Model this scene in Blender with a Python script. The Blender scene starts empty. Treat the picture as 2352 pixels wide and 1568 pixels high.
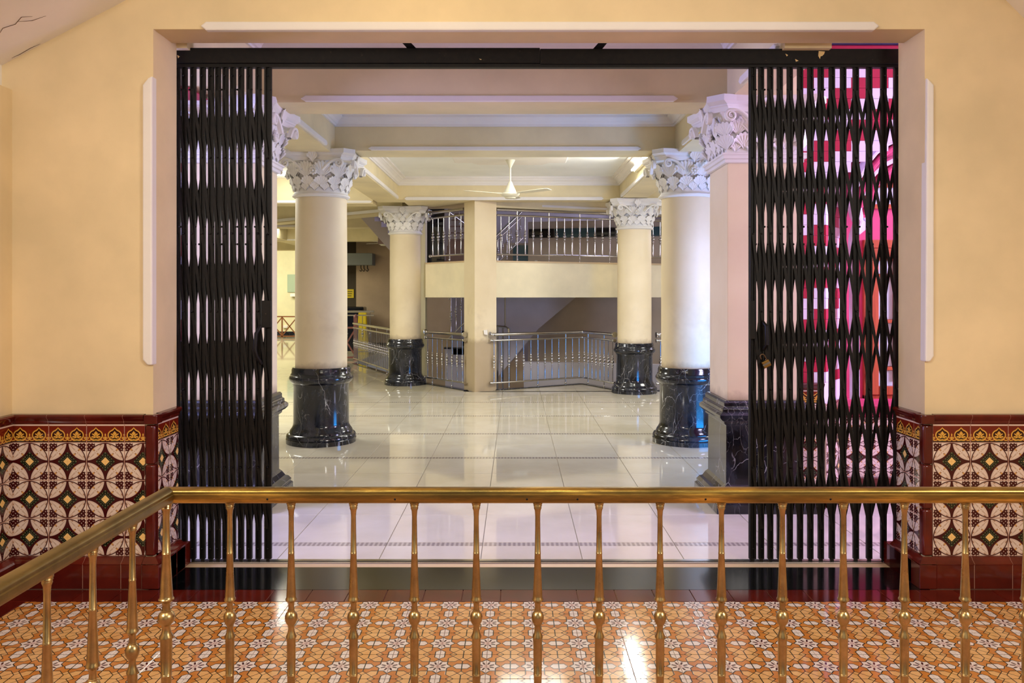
import bpy, math, random
from mathutils import Vector, Matrix
random.seed(7)
R = math.radians
PI = math.pi
C = bpy.context.scene.collection
scn = bpy.context.scene
# ---------------------------------------------------------------- camera, world, lights, exposure
F, H, CX, CY = 1860.0, 1.563, 1184.0, 678.0          # focal length and vanishing point (pixels of a 2352 wide frame), eye height
def P(x, y, d):                                      # a point seen at x, y that stands d metres away
    return Vector(((x - CX) / F * d, d, H - (y - CY) / F * d))
def PX(x, d): return (x - CX) / F * d
def PZ(y, d): return H - (y - CY) / F * d
def FY(y): return F * H / (y - CY)                   # distance of a floor point
cam = bpy.data.objects.new('camera', bpy.data.cameras.new('camera'))
C.objects.link(cam)
cam.location = (0, 0, H); cam.rotation_euler = (R(90), 0, 0)
cam.data.sensor_width = 36.0; cam.data.lens = F / 2352 * 36
cam.data.shift_x = (1176 - CX) / 2352; cam.data.shift_y = (CY - 784) / 2352
cam.data.clip_start = 0.05; cam.data.clip_end = 200
scn.camera = cam
w = bpy.data.worlds.new('world'); scn.world = w; w.use_nodes = True
w.node_tree.nodes['Background'].inputs[0].default_value = (0.90, 0.86, 0.84, 1)
w.node_tree.nodes['Background'].inputs[1].default_value = 0.15
scn.view_settings.view_transform = 'Standard'; scn.view_settings.look = 'None'
scn.view_settings.gamma = 1.0; scn.view_settings.use_curve_mapping = False
scn.view_settings.exposure = 0.0
scn.cycles.use_denoising = True
scn.cycles.max_bounces = 8; scn.cycles.diffuse_bounces = 4; scn.cycles.glossy_bounces = 4
scn.cycles.sample_clamp_indirect = 6.0
scn.cycles.caustics_reflective = False; scn.cycles.caustics_refractive = False
def area(name, loc, target, size, power, col, sy=None, spread=180):
    l = bpy.data.lights.new(name, 'AREA'); l.energy = power; l.color = col
    l.shape = 'RECTANGLE'; l.size = size; l.size_y = sy or size; l.spread = R(spread)
    o = bpy.data.objects.new(name, l); C.objects.link(o); o.location = loc
    o.rotation_euler = (Vector(target) - Vector(loc)).to_track_quat('-Z', 'Y').to_euler()
    return o
WARM = (1.0, 0.70, 0.42); WHITE = (1.0, 0.99, 0.91); LAV = (0.52, 0.46, 1.0); YEL = (1.0, 0.98, 0.80)
area('foyer_lamp', (-0.55, 3.4, 3.9), (-0.5, 4.36, 3.2), 0.25, 4, (1.0, 0.76, 0.22), 0.25)
area('foyer_ceiling_light', (-0.2, 1.0, 3.9), (-0.2, 3.0, 0.4), 1.6, 44, (1.0, 0.90, 0.70), 1.0)
area('entrance_fill', (0.3, -2.6, 1.9), (0.0, 4.3, 1.3), 3.4, 16, (1.0, 0.92, 0.82), 2.6)  # added fill light behind the camera, lifts the front wall
area('foyer_fill_left', (-2.5, 0.6, 3.0), (2.2, 4.3, 0.7), 1.4, 104, (1.0, 0.93, 0.86), 0.8)  # added side lamp for the front wall, no window stands here
area('foyer_fill_right', (3.3, 0.6, 3.0), (-2.0, 4.3, 0.7), 1.4, 165, (1.0, 0.94, 0.88), 0.8)  # matching added lamp from the right, again without a window
area('daylight_left_bay', (-4.6, 5.0, 2.45), (1.5, 5.4, 0.9), 1.0, 200, (0.42, 0.43, 1.0), 0.9)
area('daylight_right_bay', (5.2, 4.98, 2.4), (0.3, 5.6, 1.0), 1.2, 240, (0.60, 0.52, 1.0), 0.9)
area('blue_spot', (3.3, 6.8, 0.40), (1.95, 8.42, 0.40), 1.4, 75, (0.01, 0.34, 1.0), 0.75)
area('lavender_spot', (3.6, 6.8, 1.75), (1.9, 8.6, 1.5), 0.6, 26, (0.62, 0.62, 1.0), 0.7, 110)
area('bay_light_left', (-4.6, 10.6, 3.3), (-3.6, 10.6, 0), 1.2, 150, WHITE, 1.2)
area('bay_light_right', (4.4, 11.0, 3.3), (3.6, 11.0, 0), 1.2, 95, (1.0, 0.98, 0.90), 1.2)
area('hall_light_far', (-7.2, 20.0, 3.3), (-7.2, 20, 0), 2.5, 270, YEL, 2.5)
area('hall_light_end', (-9.0, 27.5, 3.3), (-9.0, 29.5, 0), 2.5, 290, YEL, 2.0)
area('stair_window', (2.6, 17.2, 5.4), (1.0, 16.0, 1.5), 2.0, 190, (0.60, 0.60, 1.0), 2.0)
area('stair_window_low', (5.0, 15.0, 2.9), (2.0, 15.6, 0.6), 1.0, 50, (0.80, 0.74, 1.0), 1.0)
area('second_bay_light', (0.0, 7.3, 3.4), (0.0, 7.3, 0), 0.8, 2, WHITE, 0.8)
area('third_bay_light', (0.2, 10.0, 3.4), (0.2, 10.0, 0), 0.8, 33, (1.0, 0.99, 0.92), 0.8)

# ---------------------------------------------------------------- helpers
ORI = {}
class MB:
    def __init__(s): s.v = []; s.f = []; s.uv = {}; s.m = []
    def add(s, vs, fs):
        b = len(s.v); s.v += [tuple(v) for v in vs]; s.f += [tuple(i + b for i in f) for f in fs]; return s
    def box(s, x0, x1, y0, y1, z0, z1):
        return s.add([(x0,y0,z0),(x1,y0,z0),(x1,y1,z0),(x0,y1,z0),(x0,y0,z1),(x1,y0,z1),(x1,y1,z1),(x0,y1,z1)],
                     [(0,3,2,1),(4,5,6,7),(0,1,5,4),(1,2,6,5),(2,3,7,6),(3,0,4,7)])
    def prism(s, poly, a, b, axis):
        area2 = sum(poly[i-1][0]*poly[i][1] - poly[i][0]*poly[i-1][1] for i in range(len(poly)))
        p = list(poly) if area2 > 0 else list(reversed(poly))
        n = len(p)
        mk = {'y': lambda q, t: (q[0], t, q[1]), 'z': lambda q, t: (q[0], q[1], t), 'x': lambda q, t: (t, q[0], q[1])}[axis]
        vs = [mk(q, a) for q in p] + [mk(q, b) for q in p]
        fs = [tuple(range(n-1, -1, -1)), tuple(range(n, 2*n))] + [(i, (i+1) % n, n+(i+1) % n, n+i) for i in range(n)]
        if axis == 'y': fs = [tuple(reversed(f)) for f in fs]
        return s.add(vs, fs)
    def lathe(s, prof, seg=24, c=(0,0,0)):
        n = len(prof); vs = []; fs = []
        for i in range(seg):
            a = 2*PI*i/seg
            for r, z in prof: vs.append((c[0]+r*math.cos(a), c[1]+r*math.sin(a), c[2]+z))
        for i in range(seg):
            j = (i+1) % seg
            for k in range(n-1): fs.append((i*n+k, j*n+k, j*n+k+1, i*n+k+1))
        return s.add(vs, fs)
    def tube(s, pts, r, seg=10, cap=True):
        pts = [Vector(p) for p in pts]; n = len(pts); vs = []; fs = []
        rr = r if isinstance(r, (list, tuple)) else [r]*n
        up = None
        for i, p in enumerate(pts):
            t = (pts[min(i+1, n-1)] - pts[max(i-1, 0)]).normalized()
            if up is None:
                up = Vector((0,0,1)) if abs(t.z) < 0.9 else Vector((0,1,0))
            x = t.cross(up).normalized(); y = x.cross(t).normalized(); up = y
            for k in range(seg):
                a = 2*PI*k/seg; vs.append(p + (x*math.cos(a) + y*math.sin(a))*rr[i])
        for i in range(n-1):
            for k in range(seg):
                l = (k+1) % seg; fs.append((i*seg+k, i*seg+l, (i+1)*seg+l, (i+1)*seg+k))
        if cap: fs += [tuple(range(seg-1, -1, -1)), tuple(range((n-1)*seg, n*seg))]
        return s.add(vs, fs)
    def bar(s, a, b, wx, wy):                       # a flat bar from a to b, wx wide across (in the x-z plane), wy deep in y
        a, b = Vector(a), Vector(b); t = (b-a).normalized(); n = Vector((t.z, 0, -t.x)).normalized()*wx/2; y = Vector((0, wy/2, 0))
        vs = [a-n-y, a+n-y, a+n+y, a-n+y, b-n-y, b+n-y, b+n+y, b-n+y]
        return s.add(vs, [(0,3,2,1),(4,5,6,7),(0,1,5,4),(1,2,6,5),(2,3,7,6),(3,0,4,7)])
    def ball(s, c, r, seg=12, sz=1.0):
        n = max(6, seg//2+1); return s.lathe([(r*math.sin(PI*k/n) + 1e-5, -r*sz*math.cos(PI*k/n)) for k in range(n+1)], seg, c)
    def mesh(s, name, mat, smooth=False):
        me = bpy.data.meshes.new(name); me.from_pydata(s.v, [], s.f); me.update()
        me.materials.append(mat)
        if smooth:
            me.polygons.foreach_set('use_smooth', [True]*len(me.polygons))
            try: me.set_sharp_from_angle(angle=R(40))
            except Exception: pass
        return me
    def build(s, name, mat, parent=None, smooth=False, bevel=0.0, loc=None):
        o0 = ORI[parent.name] if parent else (Vector(loc) if loc else Vector((0,0,0)))
        s.v = [tuple(Vector(v) - o0) for v in s.v]
        o = bpy.data.objects.new(name, s.mesh(name, mat, smooth)); C.objects.link(o)
        if parent: o.parent = parent; ORI[o.name] = o0
        else: o.location = o0; ORI[o.name] = o0
        if bevel:
            b = o.modifiers.new('bevel', 'BEVEL'); b.width = bevel; b.segments = 2; b.limit_method = 'ANGLE'; b.angle_limit = R(50)
        return o
def place(name, me, parent, loc, rz=0.0, rot=None, scale=None):   # shared mesh as a part at a world position
    o = bpy.data.objects.new(name, me); C.objects.link(o)
    o0 = ORI[parent.name] if parent else Vector((0,0,0))
    o.location = Vector(loc) - o0; o.rotation_euler = rot or (0,0,rz)
    if scale: o.scale = scale
    if parent: o.parent = parent
    ORI[o.name] = Vector(loc)
    return o
def tag(o, label=None, cat=None, group=None, kind=None):
    if label: o['label'] = label
    if cat: o['category'] = cat
    if group: o['group'] = group
    if kind: o['kind'] = kind
    return o
GROUPS = {'column': 'round acanthus columns of the hall', 'square_pier': 'square piers behind the gates', 'folding_gate': 'black folding gates', 'steel_railing': 'polished steel railings', 'ceiling_fan': 'ivory ceiling fans', 'staircase': 'stair flights of the stair hall', 'barrier': 'lattice barriers in the left hall'}
def thing(name, label, cat, loc, group=None):
    group = group or GROUPS.get(name)
    o = bpy.data.objects.new(name, None); C.objects.link(o); o.location = loc; o.empty_display_size = 0.1
    ORI[o.name] = Vector(loc); tag(o, label, cat, group, 'thing'); return o
LBL = {'wall_right': 'cream side wall beyond the right edge of the view', 'ceiling.002': 'flat white ceiling strip high over the entrance', 'ceiling.003': 'white ceiling of the front bay just behind the gates', 'ceiling.004': 'white ceiling of the second bay', 'ceiling.005': 'white ceiling above the ivory fan, third bay', 'ceiling.007': 'white ceiling over the right aisle', 'ceiling.008': 'white ceiling strip above the angled pillar', 'trim_18': 'white bar along the slanting beam of the left hall', 'trim_20': 'white bar on the second cross beam of the left hall', 'trim_21': 'white bar on the third cross beam of the left hall', 'beam.018': 'second lengthwise beam deeper in the left hall', 'wall_hall_left': 'pale yellow outer wall of the left hall', 'wall_hall_right': 'cream outer wall of the right aisle', 'wall_stair_low': 'short grey wall behind the left end of the right landing railing'}
def struct(name, mb, mat, label=None, bevel=0.0, smooth=False):
    o = mb.build(name, mat, None, smooth, bevel); o['kind'] = 'structure'
    o['label'] = label or LBL.get(name) or name.replace('_', ' ') + ' of the room, mostly out of sight'
    return o

# ---------------------------------------------------------------- node expressions
def lin(c): return tuple(((v/255)/12.92 if v/255 <= 0.04045 else ((v/255+0.055)/1.055)**2.4) for v in c) + (1,)
class E:
    nt = None
    def __init__(s, k): s.k = k
    @staticmethod
    def op(o, *a, clamp=False):
        n = E.nt.nodes.new('ShaderNodeMath'); n.operation = o; n.use_clamp = clamp
        for i, x in enumerate(a):
            if isinstance(x, E): E.nt.links.new(x.k, n.inputs[i])
            else: n.inputs[i].default_value = float(x)
        return E(n.outputs[0])
    def __add__(s, o): return E.op('ADD', s, o)
    __radd__ = __add__
    def __sub__(s, o): return E.op('SUBTRACT', s, o)
    def __rsub__(s, o): return E.op('SUBTRACT', o, s)
    def __mul__(s, o): return E.op('MULTIPLY', s, o)
    __rmul__ = __mul__
    def __truediv__(s, o): return E.op('DIVIDE', s, o)
def ab(a): return E.op('ABSOLUTE', a)
def mn(a, b): return E.op('MINIMUM', a, b)
def mx(a, b): return E.op('MAXIMUM', a, b)
def ln(a, b): return E.op('SQRT', a*a + b*b)
def fr(a): return E.op('FRACT', a)
def sn(a): return E.op('SINE', a)
def cs(a): return E.op('COSINE', a)
def at(a, b): return E.op('ARCTAN2', a, b)
def inside(d, wd=0.008): return E.op('MULTIPLY_ADD', d, -1.0/wd, 0.5, clamp=True)     # 1 where d < 0
def line(d, hw, wd=0.008): return inside(ab(d) - hw, wd)
def inv(a): return 1.0 - a
class Mat:
    def __init__(s, name, col=(200,200,200), rough=0.5, metal=0.0, spec=0.5, coat=0.0):
        s.m = bpy.data.materials.new(name); s.m.use_nodes = True; s.nt = s.m.node_tree; E.nt = s.nt
        s.b = s.nt.nodes['Principled BSDF']
        s.b.inputs['Base Color'].default_value = lin(col); s.b.inputs['Roughness'].default_value = rough
        s.b.inputs['Metallic'].default_value = metal; s.b.inputs['Specular IOR Level'].default_value = spec
        s.b.inputs['Coat Weight'].default_value = coat; s.b.inputs['Coat Roughness'].default_value = 0.05
        s.m.diffuse_color = lin(col)
    def n(s, t): return s.nt.nodes.new(t)
    def l(s, a, b): s.nt.links.new(a, b)
    def uv(s):
        n = s.n('ShaderNodeUVMap'); x = s.n('ShaderNodeSeparateXYZ'); s.l(n.outputs[0], x.inputs[0])
        return E(x.outputs[0]), E(x.outputs[1])
    def pos(s, kind='Position'):
        if kind == 'Position': return s.n('ShaderNodeNewGeometry').outputs['Position']
        return s.n('ShaderNodeTexCoord').outputs[kind]
    def noise(s, scale, detail=4, rough=0.55, src=None, dist=0.0):
        n = s.n('ShaderNodeTexNoise'); n.inputs['Scale'].default_value = scale; n.inputs['Detail'].default_value = detail
        n.inputs['Roughness'].default_value = rough; n.inputs['Distortion'].default_value = dist
        s.l(src or s.pos(), n.inputs['Vector']); return n.outputs[0]
    def ramp(s, fac, stops):
        n = s.n('ShaderNodeValToRGB'); e = n.color_ramp.elements
        while len(e) < len(stops): e.new(0.5)
        for k, (p, c) in zip(e, stops): k.position = p; k.color = lin(c) if max(c) > 1 else tuple(c)+(1,)
        s.l(fac, n.inputs[0]); return n.outputs[0]
    def mix(s, fac, a, b):
        n = s.n('ShaderNodeMix'); n.data_type = 'RGBA'
        if isinstance(fac, E): s.l(fac.k, n.inputs[0])
        elif hasattr(fac, 'links'): s.l(fac, n.inputs[0])
        else: n.inputs[0].default_value = fac
        for v, i in ((a, 6), (b, 7)):
            if isinstance(v, tuple): n.inputs[i].default_value = lin(v)
            else: s.l(v, n.inputs[i])
        return n.outputs[2]
    def color(s, sock): s.l(sock, s.b.inputs['Base Color']); return s
    def rough(s, sock, a, b):
        n = s.n('ShaderNodeMapRange'); s.l(sock, n.inputs[0]); n.inputs[3].default_value = a; n.inputs[4].default_value = b
        s.l(n.outputs[0], s.b.inputs['Roughness']); return s
    def bump(s, sock, strength=0.2, dist=0.01):
        n = s.n('ShaderNodeBump'); n.inputs['Strength'].default_value = strength; n.inputs['Distance'].default_value = dist
        s.l(sock, n.inputs['Height']); s.l(n.outputs[0], s.b.inputs['Normal']); return s

def plaster(name, col, var=0.06, rough=0.62):
    m = Mat(name, col, rough, spec=0.35)
    d = tuple(int(c*(1-var)) for c in col); l = tuple(min(255, int(c*(1+var*0.5))) for c in col)
    m.color(m.ramp(m.noise(1.7, 5), [(0.3, d), (0.7, l)])); m.bump(m.noise(55, 3), 0.08, 0.004); return m.m
CREAM = plaster('cream_plaster', (234, 212, 168))
BEAMC = plaster('beam_plaster', (232, 216, 174))
HALLC = plaster('hall_plaster', (238, 226, 190))
WHITE_P = plaster('white_moulding_paint', (238, 232, 226), 0.03)
CEIL = plaster('ceiling_paint', (240, 241, 238), 0.03)
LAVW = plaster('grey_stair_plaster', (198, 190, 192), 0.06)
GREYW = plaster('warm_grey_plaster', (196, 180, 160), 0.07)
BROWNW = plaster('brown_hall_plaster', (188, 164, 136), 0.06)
PALEY = plaster('pale_yellow_plaster', (234, 226, 186), 0.04)
# column shaft: cream plaster with grime where mops reach
m = Mat('column_plaster', (236, 216, 176), 0.55, spec=0.35)
z = m.n('ShaderNodeSeparateXYZ'); m.l(m.pos(), z.inputs[0]); E.nt = m.nt
zz = E(z.outputs[2]); g = E(m.noise(9, 5, 0.6))
g2 = E(m.noise(2.3, 4, 0.6))
grime = inside(zz - 0.76 - g*0.14, 0.08)*0.5
patch = inside(ab(zz - 1.2) - 0.25, 0.3)*inside(0.60 - g2, 0.16)*0.16
base = m.ramp(m.noise(1.5, 5), [(0.3, (226, 208, 170)), (0.7, (238, 222, 188))])
m.color(m.mix(mx(grime, patch), base, (128, 96, 66))); m.bump(m.noise(60, 3), 0.06, 0.004)
COLP = m.m
CAPW = plaster('white_capital_plaster', (236, 232, 226), 0.03, 0.6)
def marble(name, base, vein, mid):
    m = Mat(name, base, 0.13, spec=0.55, coat=0.15)
    mp = m.n('ShaderNodeMapping'); mp.inputs['Scale'].default_value = (1, 1, 0.55); mp.inputs['Rotation'].default_value = (0.5, 0.4, 0.2)
    m.l(m.pos(), mp.inputs[0])
    warp = m.n('ShaderNodeTexNoise'); warp.inputs['Scale'].default_value = 3.2; warp.inputs['Detail'].default_value = 5; m.l(mp.outputs[0], warp.inputs['Vector'])
    ad = m.n('ShaderNodeMix'); ad.data_type = 'VECTOR'; ad.inputs[0].default_value = 0.22
    m.l(mp.outputs[0], ad.inputs[4]); m.l(warp.outputs[1], ad.inputs[5])
    E.nt = m.nt
    def veins(scale, wd):
        v = m.n('ShaderNodeTexVoronoi'); v.feature = 'DISTANCE_TO_EDGE'; v.inputs['Scale'].default_value = scale
        m.l(ad.outputs[1], v.inputs['Vector']); return inside(E(v.outputs['Distance']) - wd, wd*1.6)
    brk = E(m.noise(4.0, 4, 0.6, mp.outputs[0])); brk2 = E(m.noise(7.0, 4, 0.6, mp.outputs[0]))
    v1 = veins(4.5, 0.0042)*inside(0.50 - brk, 0.10)*0.9; v2 = veins(12.0, 0.007)*inside(0.53 - brk2, 0.12)*0.5; v2 = mx(v2, veins(26.0, 0.012)*inside(0.60 - brk, 0.08)*0.35)
    cloud = m.ramp(m.noise(5.5, 6, 0.65, mp.outputs[0], 0.6), [(0.42, base), (0.78, mid)])
    m.color(m.mix(mx(v1, v2), cloud, vein)); return m.m
MARB = marble('black_veined_marble', (14, 15, 20), (182, 180, 182), (58, 62, 74))
m = Mat('hall_floor_tile', (214, 202, 176), 0.05, spec=0.55)
oi = m.n('ShaderNodeObjectInfo')
m.color(m.mix(oi.outputs['Random'], m.ramp(m.noise(3.0, 5), [(0.3, (202, 193, 172)), (0.7, (214, 206, 188))]), m.ramp(m.noise(3.0, 5), [(0.3, (208, 200, 180)), (0.7, (218, 211, 194))])))
HALLT = m.m
m = Mat('hall_border_tile', (170, 158, 140), 0.08); E.nt = m.nt
sp = m.n('ShaderNodeSeparateXYZ'); m.l(m.pos(), sp.inputs[0])
m.color(m.mix(inside(sn(E(sp.outputs[0])*210) - 0.1, 0.5), (184, 176, 160), (150, 140, 130))); HALLB = m.m
GROUT = Mat('hall_grout', (140, 130, 112), 0.6).m
m = Mat('far_hall_floor', (212, 202, 172), 0.05, spec=0.55); E.nt = m.nt
sp = m.n('ShaderNodeSeparateXYZ'); m.l(m.pos(), sp.inputs[0])
gx = ab(fr(E(sp.outputs[0])/0.603 + 0.34) - 0.5); gy = ab(fr(E(sp.outputs[1])/0.675) - 0.5)
m.color(m.mix(inside(0.494 - mx(gx, gy), 0.004), m.ramp(m.noise(2, 4), [(0.3, (206, 196, 166)), (0.7, (216, 206, 178))]), (160, 148, 122))); HALLFAR = m.m
def brassm(name, c0, c1, r0, r1):
    m = Mat(name, c0, 0.3, 1.0)
    s = m.noise(14, 6, 0.65); m.color(m.ramp(s, [(0.35, c0), (0.7, c1)])); m.rough(m.noise(22, 5), r0, r1); m.bump(m.noise(40, 4), 0.05, 0.002); return m.m
BRASS = brassm('aged_brass', (164, 138, 92), (204, 174, 118), 0.20, 0.40)
m = Mat('worn_handrail_brass', (160, 120, 60), 0.35, 1.0)
mp = m.n('ShaderNodeMapping'); mp.inputs['Scale'].default_value = (3, 14, 30); m.l(m.pos(), mp.inputs[0])
m.color(m.ramp(m.noise(1.3, 6, 0.65, mp.outputs[0]), [(0.34, (124, 106, 60)), (0.52, (168, 138, 72)), (0.68, (234, 194, 96))]))
m.rough(m.noise(2.4, 5, 0.6, mp.outputs[0]), 0.22, 0.48); RAILB = m.m
m = Mat('dull_handrail_brass', (120, 100, 58), 0.40, 1.0)
m.color(m.ramp(m.noise(7, 6, 0.6), [(0.34, (118, 102, 60)), (0.7, (160, 138, 84))])); RAILD = m.m
STEEL = Mat('polished_steel', (196, 194, 194), 0.13, 1.0).m
m = Mat('black_gate_paint', (20, 17, 15), 0.5, spec=0.22)
m.color(m.mix(E.op('MULTIPLY', inside(0.69 - E(m.noise(60, 6, 0.7)), 0.03), 0.5), m.ramp(m.noise(30, 4), [(0.3, (12, 10, 9)), (0.7, (24, 20, 16))]), (126, 108, 80))); IRON = m.m
CHIP = Mat('chipped_paint_plaster', (226, 198, 140), 0.7).m
m = Mat('oxblood_glazed_tile', (84, 20, 14), 0.10, spec=0.5); oi = m.n('ShaderNodeObjectInfo')
m.color(m.mix(oi.outputs['Random'], m.ramp(m.noise(6, 4), [(0.3, (66, 13, 10)), (0.7, (96, 26, 16))]), m.ramp(m.noise(6, 4), [(0.3, (76, 18, 12)), (0.7, (104, 30, 18))]))); OXB = m.m
PALEGROUT = Mat('pale_tile_grout', (176, 130, 108), 0.7).m
BLACKG = marble('black_granite', (7, 8, 10), (40, 42, 44), (16, 17, 18))
CREAMST = Mat('cream_stone', (206, 180, 140), 0.4).m
BRICKW = plaster('white_brick_paint', (226, 216, 230), 0.03, 0.5)
BRICKR = plaster('red_brick_paint', (176, 30, 62), 0.05, 0.5)
PINK = plaster('pink_paint', (212, 72, 112), 0.04, 0.5)
CRIM = plaster('crimson_paint', (170, 28, 60), 0.04, 0.45)
m = Mat('orange_varnished_wood', (182, 84, 50), 0.28, coat=0.2)
mp = m.n('ShaderNodeMapping'); mp.inputs['Scale'].default_value = (18, 18, 1.4); m.l(m.pos(), mp.inputs[0])
m.color(m.ramp(m.noise(2.0, 5, 0.6, mp.outputs[0]), [(0.3, (158, 66, 38)), (0.7, (196, 96, 58))])); WOOD = m.m
m = Mat('frosted_glass', (200, 214, 216), 0.12, spec=0.5); GLASS = m.m
NAVY = Mat('navy_band', (28, 26, 60), 0.4).m
DARK = Mat('dark_opening', (22, 17, 20), 0.5).m
SMOKE = Mat('dark_tinted_glass', (10, 12, 22), 0.06, spec=0.6).m
TEAL = Mat('teal_tinted_glass', (52, 84, 92), 0.08, spec=0.6).m
SHUT = Mat('grey_shutter_metal', (112, 116, 112), 0.5).m
OLIVE = Mat('olive_dark_shutter', (58, 46, 20), 0.6).m
YELL = Mat('yellow_plastic', (216, 190, 20), 0.5).m
FANW = Mat('ivory_enamel', (230, 226, 206), 0.3).m
BROWNP = Mat('brown_painted_iron', (120, 66, 26), 0.5).m
PINKP = Mat('dusty_pink_post_paint', (168, 112, 104), 0.5).m
BOARD = Mat('green_felt_board', (170, 186, 160), 0.7).m
TREAD = plaster('stair_tread_stone', (150, 124, 112), 0.06, 0.3)
RISER = plaster('stair_riser_stone', (196, 184, 178), 0.05, 0.4)
m = Mat('lamp_glow', (255, 255, 250), 0.4); m.b.inputs['Emission Color'].default_value = (1.0, 0.98, 0.9, 1); m.b.inputs['Emission Strength'].default_value = 14; GLOW = m.m
PADB = Mat('scratched_brass_lock', (150, 116, 60), 0.3, 0.9).m
PADS = Mat('rusty_shackle_steel', (104, 82, 58), 0.4, 0.8).m

# ---- the printed wall tile: four leaves around a green diamond
m = Mat('leaf_circle_tile', (220, 200, 180), 0.10, spec=0.5); u, v = m.uv()
px = u - 0.5; py = v - 0.5; a = ab(px); b = ab(py); qx = 0.5 - a; qy = 0.5 - b
dc = ln(px, py); dk = ln(qx, qy)
MAR = (66, 12, 12); IV = (226, 206, 190)
s_ = (a - b)*0.7071; t_ = (a + b - 0.5)*0.7071
ph = at(t_, 0.36 - ab(s_)); rr = ln(t_, 0.36 - ab(s_))
stroke = inside(0.72 - cs(ph*11.0), 0.25)*inside(ab(rr - 0.20) - 0.09, 0.04)
tipb = inside(ln((ab(s_) - 0.225)*0.5, t_ - 0.045) - 0.020, 0.012)
dots = mx(inside(ln(s_ - 0.0, ab(t_) - 0.066) - 0.024, 0.012), inside(ln(ab(s_) - 0.03, t_) - 0.012, 0.01))
amber = inside(ln(s_*0.8, ab(t_) - 0.100) - 0.022, 0.012)
leafc = m.mix(stroke*0.5, IV, (160, 112, 76)); leafc = m.mix(tipb*0.8, leafc, (150, 100, 62)); leafc = m.mix(dots*0.9, leafc, (158, 104, 54)); leafc = m.mix(amber, leafc, (224, 168, 84))
rim = line(mx(dc, dk) - 0.449, 0.004, 0.008); leafc = m.mix(rim*0.8, leafc, (190, 140, 104))
leaf = inside(mx(dc, dk) - 0.470)
dia = a + b; an_ = at(px, py)
gre = m.mix(inside(0.55 - cs(an_*16.0)*0.5 - cs(dia*80.0)*0.5, 0.3), (28, 32, 18), (104, 106, 74))
cen = m.mix(inside(dia - 0.265 + cs(an_*16.0)*0.016, 0.012), MAR, gre); cen = m.mix(inside(dia - 0.112, 0.012), cen, (248, 206, 128)); cen = m.mix(inside(mn(a, b) - 0.004, 0.006)*inside(dia - 0.10)*0.6, cen, (228, 160, 70))
mxq = mx(qx, qy); mnq = mn(qx, qy)
gx = ab(fr((qx + qy)*10.0) - 0.5); gy = ab(fr((qx - qy)*10.0 + 0.5) - 0.5)
dotp = inside(ln(gx, gy) - 0.17, 0.12)*inside(0.03 - mnq, 0.02)
inz = inside(mxq - 0.225, 0.015)*inside(0.020 + 0.010*sn(mxq*75.0) - mnq, 0.01)
corner = m.mix(inz, IV, m.mix(dotp*0.85, MAR, IV))
c = m.mix(inside(0.0 - (dk - 0.494)), MAR, cen)             # centre star inside
c = m.mix(leaf, c, leafc)
c = m.mix(inside(0.494 - dc), c, corner)
c = m.mix(line(dc - 0.482, 0.012), c, MAR)
c = m.mix(inside(mnq - 0.005, 0.006)*0.45, c, (150, 124, 104))
m.color(c); m.bump(m.mix(leaf, (120,120,120), (255,255,255)), 0.08, 0.004); LEAFT = m.m
# ---- the frieze tile: gold palmettes under onion arches
m = Mat('gold_palmette_tile', (110, 40, 20), 0.10, spec=0.5); u, v = m.uv()
x = fr(u*2.0) - 0.5; y = v*1.02
GOLD = (222, 168, 70); RED = (112, 30, 14)
an = ab(at(x, y - 0.40)); r1 = ln(x, y - 0.40)
sp_ = mx(1.0 - an/0.6, 0.0)
Rr = 0.345 - 0.035*cs(an*2.0) + sp_*sp_*0.12
c = m.mix(inside(r1 - Rr, 0.015), RED, (48, 8, 10))
c = m.mix(inside(y - 0.24 + ab(x)*0.9, 0.02), c, (20, 34, 18))
def petal(cx_, cy_, rx, ry, rot, src, colr):
    co, si = math.cos(rot), math.sin(rot); X_ = ab(x) - cx_; Y_ = y - cy_
    u_ = (X_*co + Y_*si)/rx; v_ = (Y_*co - X_*si)/ry
    return m.mix(inside(ln(u_, v_) - 1.0, 0.2), src, colr)
c = petal(0.0, 0.50, 0.052, 0.115, 0, c, GOLD); c = petal(0.055, 0.50, 0.035, 0.05, -0.9, c, GOLD)
c = petal(0.115, 0.42, 0.085, 0.036, 0.75, c, GOLD); c = petal(0.165, 0.455, 0.05, 0.028, 0.3, c, GOLD)
c = petal(0.05, 0.35, 0.032, 0.12, -0.35, c, GOLD)
c = petal(0.145, 0.285, 0.100, 0.060, 0.25, c, GOLD); c = petal(0.165, 0.265, 0.034, 0.020, 0.2, c, (50, 10, 8))
c = m.mix(line(x, 0.012, 0.012)*inside(y - 0.36, 0.04), c, (20, 34, 18))
c = m.mix(line(r1 - Rr + 0.035, 0.031, 0.015), c, GOLD)
xe = 0.5 - ab(x)
c = m.mix(inside(xe/0.045 + ab(y - 0.41)/0.10 - 1.0, 0.15), c, GOLD)
c = m.mix(line(ln(xe - 0.062, y - 0.245) - 0.042, 0.020, 0.012), c, GOLD); c = m.mix(inside(xe - 0.018, 0.012)*inside(ab(y - 0.24) - 0.09, 0.01), c, GOLD)
c = m.mix(line(y - 0.125 - 0.028*cs(x*25.1), 0.028, 0.015), c, GOLD)
c = m.mix(inside(y - 0.070 - 0.020*cs(x*50.3), 0.015), c, (14, 26, 16))
c = m.mix(line(y - 0.95, 0.038, 0.012), c, (222, 196, 180))
m.color(c); FRIEZE = m.m
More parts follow.
